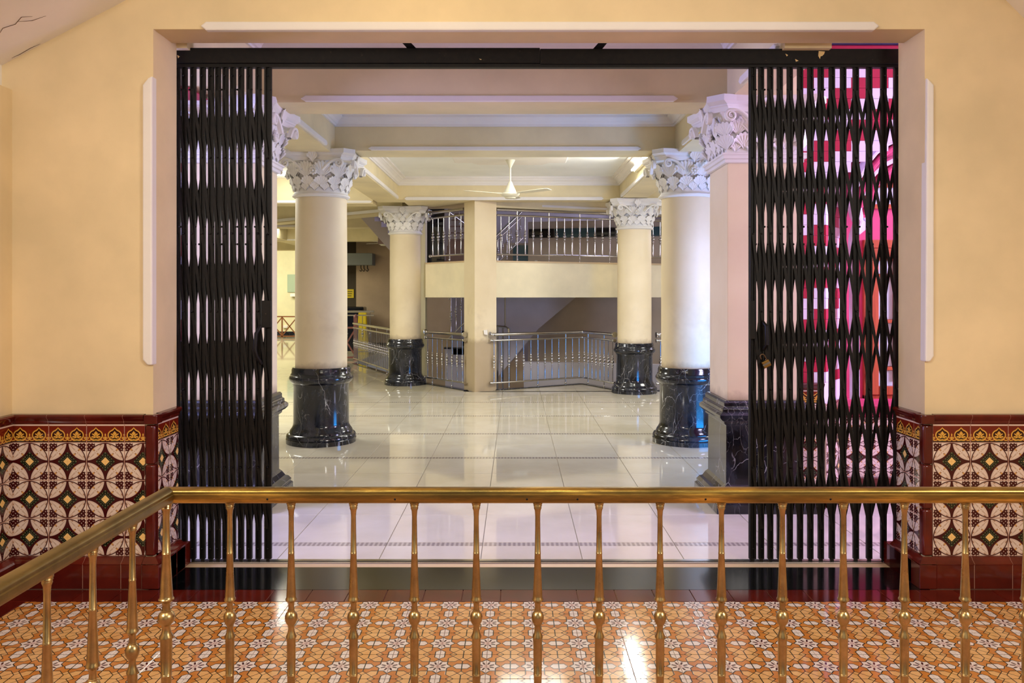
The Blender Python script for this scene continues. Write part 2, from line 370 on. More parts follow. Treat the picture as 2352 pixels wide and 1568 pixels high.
# ---- the floor tile: stars, hexagons and an orange ground
m = Mat('star_floor_tile', (200, 120, 50), 0.10, spec=0.5); u, v = m.uv()
U = ab(u - 0.5); V0 = fr(v + 0.5) - 0.5; V = ab(V0)          # tile seams run along u=0 and v=0, stars sit on the seam halves
V = ab(ab(v - 0.5) - 0.5)                                     # 0 at the tile's v edges, 0.5 in its middle
qx = 0.5 - U; qy = 0.5 - V
ORA = (214, 122, 44); PEA = (226, 164, 98); WH = (230, 216, 208); BLK = (30, 32, 18)
mxu = mx(U, V); dif = ab(U - V) - 0.145; dsum = U + V - 0.295
hexq = mx(dif, mxu - 0.31); peach = mn(dsum, hexq)
mxq = mx(qx, qy)
star = mn(mx(mxq - 0.19, -1.0*(0.0*qx) + mxq - 0.19), mn(qx*0.9 + qy*0.99 - 0.25, qx*0.99 + qy*0.9 - 0.25))
tip1 = qx/0.28 + qy/0.254 - 1.0; tip2 = qy/0.28 + qx/0.254 - 1.0
star = mn(mxq - 0.19, mn(tip1, tip2)*0.18)
wh1 = mx(mx(ab(U) - 0.19, qy - 0.10), (U + qy*0.75 - 0.19)); wh2 = mx(mx(ab(V) - 0.19, qx - 0.10), (V + qx*0.75 - 0.19))
white = mn(star, mn(wh1, wh2))
tone = m.noise(9, 3)
c = m.mix(inside(peach), m.ramp(tone, [(0.3, (190, 116, 46)), (0.7, (208, 136, 64))]), m.ramp(tone, [(0.3, (218, 164, 100)), (0.7, (232, 184, 124))]))
c = m.mix(inside(white), c, WH)
rq = ln(qx, qy); aq = at(qx, qy)
tri = inside(ab(rq - 0.115) - 0.045, 0.01)*inside(ab(fr(aq*8.0/(2*PI)) - 0.5)*-1.0 + 0.5 - 0.24 + (rq - 0.115)*-2.2, 0.05)
tri = inside(ab(rq - 0.125) - 0.05, 0.01)*inside(cs(aq*8.0) + 0.25 + (rq - 0.125)*11.0, 0.2)
c = m.mix(tri, c, (72, 20, 24)); c = m.mix(inside(rq - 0.075, 0.01)*inside(cs(aq*8.0) + cs(rq*120.0) - 0.2, 0.4)*0.7, c, (176, 116, 106))
for d in (star, wh1, wh2, dsum, hexq): c = m.mix(line(d, 0.0110, 0.006), c, BLK)
c = m.mix(line(dif, 0.0080, 0.006)*inside(mxu - 0.31, 0.01), c, BLK)
c = m.mix(line(U, 0.0115, 0.006)*inside(0.295 - V, 0.01), c, BLK); c = m.mix(line(V, 0.0055, 0.006)*0.8, c, BLK)
c = m.mix(line(U, 0.0115, 0.006)*inside(V - 0.145, 0.01), c, BLK)
m.color(c); m.bump(m.mix(mn(line(peach, 0.012), inside(white)*0.0 + 1.0), (255,255,255), (0,0,0)), 0.15, 0.003); STARF = m.m

def tile_mesh(name, wd, ht, mat, th=0.012, u0=0.0, u1=1.0, v0=0.0, v1=1.0, bev=0.003):   # in the x-z plane, facing -y, origin lower left
    vs = [(0,0,0),(wd,0,0),(wd,0,ht),(0,0,ht)]; e = bev
    vs += [(0,-th+e,0),(wd,-th+e,0),(wd,-th+e,ht),(0,-th+e,ht),(e,-th,e),(wd-e,-th,e),(wd-e,-th,ht-e),(e,-th,ht-e)]
    fs = [(8,9,10,11)] + [(4+i, 4+(i+1) % 4, 8+(i+1) % 4, 8+i) for i in range(4)] + [(i, (i+1) % 4, 4+(i+1) % 4, 4+i) for i in range(4)]
    me = bpy.data.meshes.new(name); me.from_pydata(vs, [], fs); me.materials.append(mat)
    ul = me.uv_layers.new(name='UVMap')
    for p in me.polygons:
        for li in p.loop_indices:
            q = vs[me.loops[li].vertex_index]
            ul.data[li].uv = (u0 + (u1-u0)*q[0]/wd, v0 + (v1-v0)*q[2]/ht)
    return me
def flat_tile(name, wx, wy, mat, th=0.012, u0=0.0, u1=1.0, v0=0.0, v1=1.0, bev=0.0015):   # lies in x-y, top at z=0, origin near left
    vs = [(0,0,-th),(wx,0,-th),(wx,wy,-th),(0,wy,-th)]; e = bev
    vs += [(0,0,-e),(wx,0,-e),(wx,wy,-e),(0,wy,-e),(e,e,0),(wx-e,e,0),(wx-e,wy-e,0),(e,wy-e,0)]
    fs = [(8,9,10,11)] + [(4+i, 4+(i+1) % 4, 8+(i+1) % 4, 8+i) for i in range(4)] + [(i, (i+1) % 4, 4+(i+1) % 4, 4+i) for i in range(4)]
    me = bpy.data.meshes.new(name); me.from_pydata(vs, [], fs); me.materials.append(mat)
    ul = me.uv_layers.new(name='UVMap')
    for p in me.polygons:
        for li in p.loop_indices:
            q = vs[me.loops[li].vertex_index]
            ul.data[li].uv = (u0 + (u1-u0)*q[0]/wx, v0 + (v1-v0)*q[1]/wy)
    return me
def ext_mesh(name, prof, L, mat):                 # profile (out, z) extruded along +x, facing -y
    mb = MB(); mb.prism([(-o, z) for o, z in prof], 0, L, 'x'); return mb.mesh(name, mat, True)
def strip(prof_w, out, a, b, normal_axis='y', sgn=-1, vertical=False, end=0.05):
    pass

# ================================================================= STRUCTURE
WY, JY, HY = 4.36, 4.66, 4.60                     # front wall face, back of the jambs, back of the lintel
XL, XR = PX(352, WY), PX(2124, WY)                # jambs of the gateway
XW = PX(28, WY)                                   # left side wall
XRW = 3.45
ZH = PZ(67, WY)
mb = MB(); mb.box(XW-0.3, XL, WY, JY, 0, 4.4); mb.box(XR, XRW+0.3, WY, JY, 0, 4.4); mb.box(XL, XR, WY, HY, ZH, 4.4)
wall_front = struct('wall_front', mb, CREAM, 'cream plaster wall with the wide gateway')
mb = MB(); mb.box(XW-0.3, XW, -1.5, WY, 0, PZ(206, WY)); wall_left = struct('wall_left', mb, CREAM, 'cream side wall at the left edge with tiled dado')
mb = MB(); mb.box(XRW, XRW+0.3, -1.5, WY, 0, 4.4); wall_right = struct('wall_right', mb, CREAM)
# raking white ceiling on both sides of the entrance
def rake(name, pts, y0, y1, th):
    mb = MB(); n = len(pts)
    mb.prism(pts + [(p[0] + (-th*0.5 if pts[0][0] < 0 else th*0.5), p[1] + th) for p in reversed(pts)], y0, y1, 'y')
    return mb
lp = [(XW-0.32, PZ(206, WY) + 0.02), (XW-0.02, PZ(206, WY) + 0.02), (PX(2, WY)+0.0, PZ(152, WY)), (PX(290, WY), PZ(0, WY)), (-1.2, 3.62), (-0.4, 3.9)]
lp = [(PX(0, WY)-0.25, PZ(206, WY)), (PX(4, WY), PZ(205, WY)), (PX(4, WY), PZ(150, WY)), (PX(290, WY), PZ(0, WY)), (-1.3, 3.56), (-0.5, 3.95)]
ceiling = struct('ceiling', rake('x', lp, 1.0, WY, 0.12), WHITE_P, 'white raking ceiling over the entrance, upper left')
mb = MB()
for y0 in (3.78, 3.70, 3.30):
    mb.prism([(lp[2][0], lp[2][1]-0.001), (lp[3][0], lp[3][1]-0.001), (lp[4][0], lp[4][1]-0.001), (lp[4][0]+0.012, lp[4][1]-0.022), (lp[3][0]+0.012, lp[3][1]-0.022), (lp[2][0]+0.012, lp[2][1]-0.022)], y0-0.05, y0, 'y')
mb.build('ceiling_rib', WHITE_P, ceiling)
def on_soffit(x, y):                                # a point of the left raking ceiling at plan x, y
    a, b = lp[2], lp[3]; return (x, y, a[1] + (x-a[0])/(b[0]-a[0])*(b[1]-a[1]) - .002)
mb = MB()
for pts_ in ([(-2.62, 4.10), (-2.57, 4.06), (-2.52, 4.08), (-2.47, 4.05), (-2.44, 4.09)], [(-2.50, 4.07), (-2.46, 4.12), (-2.40, 4.14)], [(-2.70, 4.34), (-2.66, 4.345), (-2.60, 4.34), (-2.55, 4.347)]):
    mb.tube([on_soffit(*p_) for p_ in pts_], [.0006] + [.0014]*(len(pts_)-2) + [.0006], 5)
mb.build('plaster_crack', PADS, ceiling)
rp = [(PX(2352, WY)+0.75, PZ(210, WY)), (PX(2352, WY), PZ(42, WY)), (PX(2310, WY), PZ(0, WY)), (2.0, 3.56), (1.2, 3.95)]
struct('ceiling.001', rake('x', rp, 1.0, WY, 0.12), WHITE_P, 'white raking ceiling over the entrance, upper right')
mb = MB(); mb.box(-0.7, 1.4, 1.0, WY, 3.98, 4.08); struct('ceiling.002', mb, WHITE_P)

# white plaster bars around the gateway
def plaster_bar(name, poly, axis, a, b, label):
    mb = MB(); mb.prism(poly, a, b, axis); return struct(name, mb, WHITE_P, label, 0.008)
z0, z1, x0, x1 = PZ(72, WY), PZ(52, WY), PX(463, WY), PX(2017, WY)
plaster_bar('trim_1', [(x0, (z0+z1)/2), (x0+.03, z0), (x1-.03, z0), (x1, (z0+z1)/2), (x1-.03, z1), (x0+.03, z1)], 'y', WY-0.022, WY+0.02, 'long white plaster bar above the gateway')
x0, x1, z0, z1 = PX(331, WY), PX(353, WY), PZ(838, WY), PZ(176, WY)
plaster_bar('trim_2', [(x0, z0+.03), (x0+.025, z0), (x1, z0+.0), (x1, z1), (x0+.03, z1-.012), (x0, z1-.05)], 'y', WY-0.022, WY+0.04, 'white plaster bar on the left gateway edge')
x0, x1, z0, z1 = PX(2121, WY), PX(2141, WY), PZ(830, WY), PZ(180, WY)
plaster_bar('trim_3', [(x0, z0), (x1-.02, z0), (x1, z0+.03), (x1, z1-.04), (x0+.01, z1)], 'y', WY-0.022, WY+0.04, 'white plaster bar on the right gateway edge')

# foyer floor
mb = MB(); mb.box(XW-0.3, XRW+0.3, -1.5, WY+0.05, -0.2, -0.006)
floor = struct('floor', mb, PALEGROUT, 'entrance floor of orange star tiles with oxblood border')
TW, TD = 0.2045, 0.225
sx0 = PX(476.5, 4.089); sy0 = 4.089 - TD/2                       # a tile corner
full = flat_tile('floor_tile', TW-0.002, TD-0.002, STARF)
cache = {}
FX0, FX1, FY1 = -2.50, 3.42, 4.135
for j in range(0, 9):
    ya = sy0 - j*TD + 0.0; yb = ya + TD
    for i in range(-8, 30):
        xa = sx0 + i*TW; xb = xa + TW
        if xb < FX0 + 0.03 or xa > FX1 - 0.1: continue
        ca = max(xa, FX0); cb = xb; yy = min(yb, FY1)
        key = (round(ca-xa, 3), round(yy-ya, 3))
        if key == (0.0, round(TD, 3)): me = full
        else:
            if key not in cache: cache[key] = flat_tile('floor_tile', cb-ca-0.002, yy-ya-0.002, STARF, u0=(ca-xa)/TW, v1=(yy-ya)/TD)
            me = cache[key]
        place('floor_tile', me, floor, (ca+0.001, ya+0.001, 0))
for i in range(-9, 20):                                            # oxblood border along the wall
    xa = PX(610, 4.135) + i*0.2
    if xa < XW: continue
    if xa > 3.3: break
    if i == -9 or 'bt' not in cache: cache['bt'] = flat_tile('border_tile', 0.1975, FY(1354)-4.137, OXB)
    place('border_tile', cache['bt'], floor, (xa, 4.1365, 0))
cache['bl'] = flat_tile('border_tile', FX0-XW-0.055, 0.198, OXB)
for k in range(11): place('border_tile', cache['bl'], floor, (XW+0.05, 4.135-0.2*(k+1), 0))
mb = MB(); mb.box(XL, XR, FY(1354)+0.002, 4.655, -0.15, 0.0); mb.build('threshold_slab', BLACKG, floor)
mb = MB(); mb.box(XL, XR, 4.657, 4.715, -0.15, 0.001); mb.build('threshold_strip', CREAMST, floor)
# hall floor: tiles set in rows with narrow patterned borders
TEND = FY(1253) + 5*1.352 + 0.071 + 1.281
mb = MB(); mb.prism([(-4.45, 4.715), (4.65, 4.715), (4.65, TEND), (-4.45, TEND)], -0.2, -0.004, 'z')
hall = struct('floor.001', mb, GROUT, 'polished cream hall floor behind the gates')
TX = 0.603; X0 = PX(1791, FY(1270)) - 10*TX
strips = [FY(1253) + k*1.352 for k in range(7)]
big = flat_tile('hall_tile', TX-0.004, 0.64-0.004, HALLT); bs = flat_tile('border_strip_tile', TX-0.003, 0.066, HALLB)
fst = flat_tile('hall_tile', TX-0.004, strips[0]-4.80-0.004, HALLT)
SHT = {}
for i in range(15):
    x = X0 + i*TX
    if x < -4.46 or x > 4.1: continue
    place('hall_tile', fst, hall, (x+0.002, 4.802, 0))
    for k, s in enumerate(strips):
        if s + 0.07 < TEND: place('border_strip_tile', bs, hall, (x+0.0015, s+0.002, 0))
        for q in range(2):
            y = s + 0.071 + q*0.6405
            if y + 0.64 < TEND + .02: place('hall_tile', big, hall, (x+0.002, y+0.002, 0))
yend = strips[5] + 0.071 + 1.281
# the floor around that, up to the stairwell edge
A0, A1, A2 = (PX(808, 18.5), 18.5), (-2.0, 14.9), (PX(1065, 13.25), 13.25)
K = [A0, A1, A2, (PX(1090, 13.05), 13.1), (PX(1140, 13.3), 13.3), (PX(1337, 14.25), 14.25), (1.72, 13.15), (2.2, 13.2), (5.2, 13.4)]
SL = strips[5] + 0.071 + 0.6405*2
SLe = 13.1
mb = MB()
mb.prism([(-16, TEND), (A2[0], TEND), A2, A1, A0, (-3.74, 31.2), (-16, 31.2)], -0.2, 0.0, 'z')
mb.prism([(A2[0], TEND), K[3], K[4], K[5], K[6], K[7], K[8], (8, 13.4), (8, TEND)], -0.2, 0.0, 'z')
mb.prism([(-16, 4.715), (-4.452, 4.715), (-4.452, TEND), (-16, TEND)], -0.2, 0.0, 'z')
mb.prism([(4.652, 4.715), (8, 4.715), (8, TEND), (4.652, TEND)], -0.2, 0.0, 'z')
struct('floor.002', mb, HALLFAR, 'far part of the polished cream hall floor')
mb = MB()
pts = K[:3]
def kerb(mb, a, b, wdt=0.09, z0=-0.2, z1=0.012):
    a, b = Vector((a[0], a[1], 0)), Vector((b[0], b[1], 0)); t = (b-a).normalized(); n = Vector((-t.y, t.x, 0))*wdt
    mb.prism([(a.x, a.y), (b.x, b.y), (b.x-n.x*-1, b.y-n.y*-1), (a.x+n.x, a.y+n.y)], z0, z1, 'z')
for a, b in ((A2, A1), (A1, A0)): kerb(mb, a, b, -0.10)
for a, b in ((K[4], K[5]), (K[5], K[6]), (K[7], K[8])): kerb(mb, a, b, 0.10)
struct('trim_4', mb, MARB, 'black stone kerb along the stairwell edge')

# beams and ceilings of the hall
B1B, B2B, B3B, ZC = 2.975, 3.075, 3.10, 3.45
def beam(name, x0, x1, y0, y1, zb, label, zt=ZC+0.15, mat=BEAMC):
    mb = MB(); mb.box(x0, x1, y0, y1, zb, zt); return struct(name, mb, mat, label)
beam('beam', -2.42, 2.07, 5.93, 6.31, B1B, 'front cross beam of the hall, resting on the two square piers')
beam('beam.001', -2.29, 7, 8.47, 8.87, B2B, 'second cross beam, resting on the two near round columns')
beam('beam.002', -2.29, 7, 13.0, 13.4, B3B, 'third cross beam behind the ceiling fan')
XBL, XBR = -1.89, 1.67
for k, (y0, y1, zb, nm) in enumerate(((4.66, 5.93, 2.985, 'first'), (6.31, 8.47, 3.03, 'second'), (8.87, 13.0, 3.09, 'third'))):
    beam('beam.00%d' % (3+2*k), XBL-0.40, XBL, y0, y1, zb, 'left lengthwise beam, %s bay from the gates' % nm)
    beam('beam.00%d' % (4+2*k), XBR - (0.12 if k == 0 else 0), XBR+(0.15 if k == 0 else 0.40), y0, y1, zb, 'right lengthwise beam, %s bay from the gates' % nm)
for k, (y0, y1) in enumerate(((4.60, 5.93), (6.31, 8.47), (8.87, 13.0))):
    mb = MB(); mb.box(XBL, XBR, y0, y1, ZC, ZC+0.1); struct('ceiling.00%d' % (3+k), mb, CEIL)
def cornice(name, x0, x1, y0, y1, label):
    mb = MB(); prof = [(0, 3.325), (0.02, 3.325), (0.02, 3.345), (0.035, 3.35), (0.05, 3.375), (0.085, 3.40), (0.10, 3.405), (0.10, 3.425), (0.14, 3.43), (0.14, ZC), (0, ZC)]
    n = len(prof); vs = []; fs = []
    for c in ((0,0),(1,0),(1,1),(0,1)):
        for o, z in prof: vs.append((x0+o if c[0] == 0 else x1-o, y0+o if c[1] == 0 else y1-o, z))
    for i in range(4):
        j = (i+1) % 4
        for k in range(n-1): fs.append((i*n+k, i*n+k+1, j*n+k+1, j*n+k))
    mb.add(vs, fs); return struct(name, mb, WHITE_P, label)
cornice('trim_5', XBL, XBR-0.12, 4.66, 5.93, 'white stepped cornice in the front bay ceiling')
cornice('trim_6', XBL, XBR, 6.31, 8.47, 'white stepped cornice in the second bay ceiling')
cornice('trim_7', XBL, XBR, 8.87, 13.0, 'white stepped cornice around the ceiling with the fan')
def bar_y(name, xa, xb, y, z0, z1, label, out=0.025):
    mb = MB(); zm = (z0+z1)/2; mb.prism([(xa, zm), (xa+.035, z0), (xb-.035, z0), (xb, zm), (xb-.035, z1), (xa+.035, z1)], y-out, y+0.005, 'y'); return struct(name, mb, WHITE_P, label, 0.006)
bar_y('trim_8', PX(690, 5.91), PX(1558, 5.91), 5.93, B1B+0.002, B1B+0.046, 'white bar along the front cross beam')
bar_y('trim_9', PX(845, 8.45), PX(1473, 8.45), 8.47, B2B+0.002, B2B+0.040, 'white bar along the second cross beam')
bar_y('trim_10', PX(928, 12.98), PX(1387, 12.98), 13.0, B3B-0.012, B3B+0.040, 'white bar along the third cross beam')
def bar_x(name, x, sg, ya, yb, z0, z1, label, out=0.025):
    mb = MB(); zm = (z0+z1)/2; mb.prism([(ya, zm), (ya+.04, z0), (yb-.04, z0), (yb, zm), (yb-.04, z1), (ya+.04, z1)], min(x-0.005*sg, x+out*sg), max(x-0.005*sg, x+out*sg), 'x'); return struct(name, mb, WHITE_P, label, 0.006)
bar_x('trim_11', XBL, 1, 6.7, 8.05, 3.045, 3.095, 'white bar on the left lengthwise beam, second bay')
bar_x('trim_12', XBR, -1, 6.75, 8.05, 3.045, 3.095, 'white bar on the right lengthwise beam, second bay')
bar_x('trim_13', XBL, 1, 9.1, 12.95, 3.10, 3.15, 'white bar on the left lengthwise beam, third bay')
bar_x('trim_14', XBR, -1, 9.1, 12.75, 3.10, 3.15, 'white bar on the right lengthwise beam, third bay')
bar_x('trim_15', XBR-0.12, -1, 4.75, 5.55, 3.0, 3.05, 'white bar on the right lengthwise beam, front bay')

# ---- dado tiles on the front wall, the jambs and the left wall
TS = 86.7/F*WY
ZT = [PZ(1015, WY) - k*TS for k in range(4)]
lt = tile_mesh('leaf_tile', TS-0.0015, TS-0.0015, LEAFT)
frz_h = PZ(972, WY) - ZT[0]
fz = tile_mesh('frieze_tile', TS-0.0015, frz_h-0.001, FRIEZE)
cap_h = PZ(950, WY) - PZ(972, WY)
CAPP = [(0,0),(.014,0),(.018,.006),(.017,.014),(.024,.024),(.032,.034),(.034,cap_h-.010),(.028,cap_h-.002),(0,cap_h)]
cp = ext_mesh('cap_tile', CAPP, TS-0.002, OXB)
zs = ZT[3]; zp = 0.128
SKP = [(0,0),(.052,0),(.052,.006),(.044,.012),(.030,.022),(.022,.034),(.016,zs-zp),(0,zs-zp)]
sk = ext_mesh('skirting_tile', SKP, TS-0.002, OXB)
pl = tile_mesh('plinth_tile', TS-0.0025, zp-0.001, OXB, 0.052)
tcache = {}
def dado(parent, org, rz, start, length, first=None, ends=0.0):
    """tiles from start to start+length along the wall's run; org is the world point of run=0 on the wall face"""
    ux, uy = math.cos(rz), math.sin(rz)
    def at_(r, zz): return (org[0]+ux*r, org[1]+uy*r, zz)
    def bed(prof, zz):
        mb = MB(); mb.prism([(-o*.97, q_) for o, q_ in prof], start, start+length-.002, 'x')
        mb.v = [(org[0] + ux*v[0] - uy*v[1], org[1] + uy*v[0] + ux*v[1], v[2]+zz) for v in mb.v]; mb.build('grout_bed', PALEGROUT, parent)
    bed(CAPP, PZ(972, WY)); bed(SKP, zp); bed([(0,0),(.0505,0),(.0505,zp),(0,zp)], 0); bed([(0,0),(.0105,0),(.0105,ZT[0]+frz_h-zs),(0,ZT[0]+frz_h-zs)], zs)
    r = start; off = first or 0.0                   # off: part of the first tile already cut away
    while r < start + length - 0.01:
        a = off; wdt = min(TS - off, start + length - r); fullt = abs(wdt - TS) < 1e-4
        u0, u1 = a/TS, (a+wdt)/TS; kk = (round(u0, 3), round(wdt, 4))
        def get(tag_, fn):
            if (tag_,)+kk not in tcache: tcache[(tag_,)+kk] = fn()
            return tcache[(tag_,)+kk]
        ml = lt if fullt else get('l', lambda: tile_mesh('leaf_tile', wdt-0.0015, TS-0.0015, LEAFT, u0=u0, u1=u1))
        mf = fz if fullt else get('f', lambda: tile_mesh('frieze_tile', wdt-0.0015, frz_h-0.001, FRIEZE, u0=u0, u1=u1))
        mc = cp if fullt else get('c', lambda: ext_mesh('cap_tile', CAPP, wdt-0.002, OXB))
        ms = sk if fullt else get('s', lambda: ext_mesh('skirting_tile', SKP, wdt-0.002, OXB))
        mp_ = pl if fullt else get('p', lambda: tile_mesh('plinth_tile', wdt-0.0025, zp-0.001, OXB, 0.052))
        for k in range(3): place('leaf_tile', ml, parent, at_(r, ZT[k+1]+0.0005), rz)
        place('frieze_tile', mf, parent, at_(r, ZT[0]+0.0005), rz)
        place('cap_tile', mc, parent, at_(r, PZ(972, WY)), rz)
        place('skirting_tile', ms, parent, at_(r, zp), rz)
        place('plinth_tile', mp_, parent, at_(r, 0.0005), rz)
        r += wdt; off = 0.0
BW = 0.038                                           # oxblood corner bead
dado(wall_front, (XW, WY), 0, 0, XL-BW-XW)
dado(wall_front, (XR, WY), 0, BW, 1.15)
dado(wall_front, (XL, WY), R(90), BW, 0.30-BW, first=0.06)
dado(wall_front, (XR, JY), R(-90), 0.0, 0.30-BW, first=0.0)
dado(wall_left, (XW, WY-TS*11), R(90), 0, TS*11)
for xx, sg in ((XL, 1), (XR, -1)):
    b0, b1 = (xx-BW, xx+0.014) if sg > 0 else (xx-0.014, xx+BW)
    for za, zb in ((zs, zs+0.25), (zs+0.252, zs+0.49), (zs+0.492, PZ(975, WY))):
        mb = MB(); mb.box(b0, b1, WY-0.016, WY+BW, za, zb); mb.build('corner_bead', OXB, wall_front, True, 0.010)
    mb = MB(); mb.prism([(xx-BW*sg, WY), (xx-BW*sg, WY-0.034), (xx+0.034*sg, WY-0.034), (xx+0.034*sg, WY+BW), (xx, WY+BW)], PZ(972, WY), PZ(951, WY), 'z')
    mb.build('corner_cap', OXB, wall_front, True, 0.004)
    mb = MB(); mb.prism([(xx-BW*sg, WY), (xx-BW*sg, WY-0.052), (xx+0.052*sg, WY-0.052), (xx+0.052*sg, WY+0.375), (xx, WY+0.375)], 0.0, zp, 'z')
    mb.build('corner_plinth', OXB, wall_front, False, 0.003)
    mb = MB(); n = []
    e = 0.052
    pts0 = [(xx-BW*sg, WY-e), (xx+e*sg, WY-e), (xx+e*sg, WY+0.30)]; pts1 = [(xx-BW*sg, WY-0.02), (xx+0.02*sg, WY-0.02), (xx+0.02*sg, WY+0.30)]
    mb.add([(p[0], p[1], zp+0.004) for p in pts0] + [(p[0], p[1], zs) for p in pts1], [(0,1,4,3), (1,2,5,4)]); mb.build('corner_skirting', OXB, wall_front)
# ================================================================= COLUMNS AND PIERS
def leaf_shell(hh, ww, ribs, curl, name, spread=58, thick=0.012):
    mb = MB(); ns, nt = ribs*4, 7; vs = []; fs = []
    for i in range(ns+1):
        s = -1 + 2*i/ns
        a = R(spread)*s
        sc = 0.90 + 0.10*abs(math.cos(PI*ribs*s/2))
        L = hh*(0.62 + 0.38*math.cos(a*1.15))*sc
        for k in range(nt+1):
            t = k/nt
            x = math.sin(a)*L*t*ww/hh*(0.25 + 0.75*t**0.6)*1.25
            zz = math.cos(a*0.85)*L*t
            rib = 0.007*(hh/0.17)*(abs(math.cos(PI*ribs*s/2)) - 0.5)*t
            d = 0.016*(hh/0.17)*math.sin(PI*min(1, t*1.1)) + curl*t**3 + rib
            vs.append((x, -d, zz))
    mw = max(abs(v[0]) for v in vs); vs = [(v[0]*ww*0.5/mw, v[1], v[2]) for v in vs]
    m_ = nt+1
    for i in range(ns):
        for k in range(nt): fs.append((i*m_+k, (i+1)*m_+k, (i+1)*m_+k+1, i*m_+k+1))
    n0 = len(vs)                                     # a thick back so the leaf is solid
    rimidx = [i*m_ + nt for i in range(ns+1)]
    base = [i*m_ for i in range(ns+1)]
    vs += [(vs[i][0]*0.97, vs[i][1] + thick, vs[i][2]*0.98) for i in rimidx]
    for q in range(ns): fs.append((rimidx[q], rimidx[q+1], n0+q+1, n0+q))
    vs.append((0, thick*0.5, 0)); c = len(vs)-1
    for q in range(ns): fs.append((n0+q, n0+q+1, c))
    fs.append((rimidx[0], n0, c)); fs.append((rimidx[-1], c, n0+ns))
    mb.add(vs, fs); return mb.mesh(name, CAPW, True)
L_BIG = leaf_shell(0.190, 0.225, 9, 0.020, 'shell_leaf')
L_MID = leaf_shell(0.125, 0.150, 7, 0.022, 'acanthus_leaf')
L_SML = leaf_shell(0.090, 0.095, 5, 0.014, 'small_leaf')
L_FLR = leaf_shell(0.130, 0.110, 5, 0.020, 'fleuron')
def volute_mesh(sg):
    mb = MB(); pts = []
    for k in range(15): t = k/14; pts.append((-0.17 + 0.15*t, 0, -0.105 + 0.105*math.sin(t*PI/2) + 0.0))
    c = (0.0, -0.038); r0 = 0.040
    for k in range(1, 33):
        a = PI/2 - k/32*2*PI*1.6; r = r0*(1 - 0.72*k/32); pts.append((c[0] + r*math.cos(a)*1.0, 0, c[1] + r*math.sin(a)))
    n = len(pts); vs = []; fs = []
    for i, p in enumerate(pts):
        q0, q1 = pts[max(0, i-1)], pts[min(n-1, i+1)]
        tx, tz = q1[0]-q0[0], q1[2]-q0[2]; l = math.hypot(tx, tz) or 1; nx, nz = -tz/l, tx/l
        h = 0.011*(1 - 0.55*max(0, i-14)/32)
        for o, y in ((h, 0.0), (h, -0.030), (0.4*h, -0.036), (-0.4*h, -0.036), (-h, -0.030), (-h, 0.0)):
            vs.append(((p[0] + nx*o)*sg, y, p[2] + nz*o))
    for i in range(n-1):
        for k in range(6):
            f = (i*6+k, i*6+(k+1) % 6, (i+1)*6+(k+1) % 6, (i+1)*6+k); fs.append(f if sg > 0 else tuple(reversed(f)))
    mb.add(vs, fs); return mb.mesh('volute', CAPW, True)
VOL = {1: volute_mesh(1), -1: volute_mesh(-1)}
mb = MB()
for k in range(8):
    a = 2*PI*k/8; mb.ball((0.030*math.cos(a), -0.008, 0.030*math.sin(a)), 0.016, 8)
mb.ball((0, -0.016, 0), 0.016, 8); ROS = mb.mesh('rosette', CAPW, True)
def abacus_poly(h, ch, dip, n=7):
    out = []
    for q in range(4):
        ang = q*PI/2; c, s = math.cos(ang), math.sin(ang)
        for i in range(n+1):
            t = -1 + 2*i/n; x, y = t*(h-ch), -h + dip*(1-t*t)
            out.append((x*c - y*s, x*s + y*c))
    return out
def abacus(mb, cx, cy, z0):
    levels = [(0.385, 0.0), (0.395, 0.030), (0.402, 0.036), (0.402, 0.046), (0.412, 0.052), (0.430, 0.066), (0.430, 0.110)]
    n = None; vs = []; fs = []
    for h, dz in levels:
        p = abacus_poly(h, 0.10, 0.045); n = len(p); vs += [(cx+x, cy+y, z0+dz) for x, y in p]
    for k in range(len(levels)-1):
        for i in range(n): j = (i+1) % n; fs.append((k*n+i, k*n+j, (k+1)*n+j, (k+1)*n+i))
    fs += [tuple(range(n-1, -1, -1)), tuple(range((len(levels)-1)*n, len(levels)*n))]
    mb.add(vs, fs)
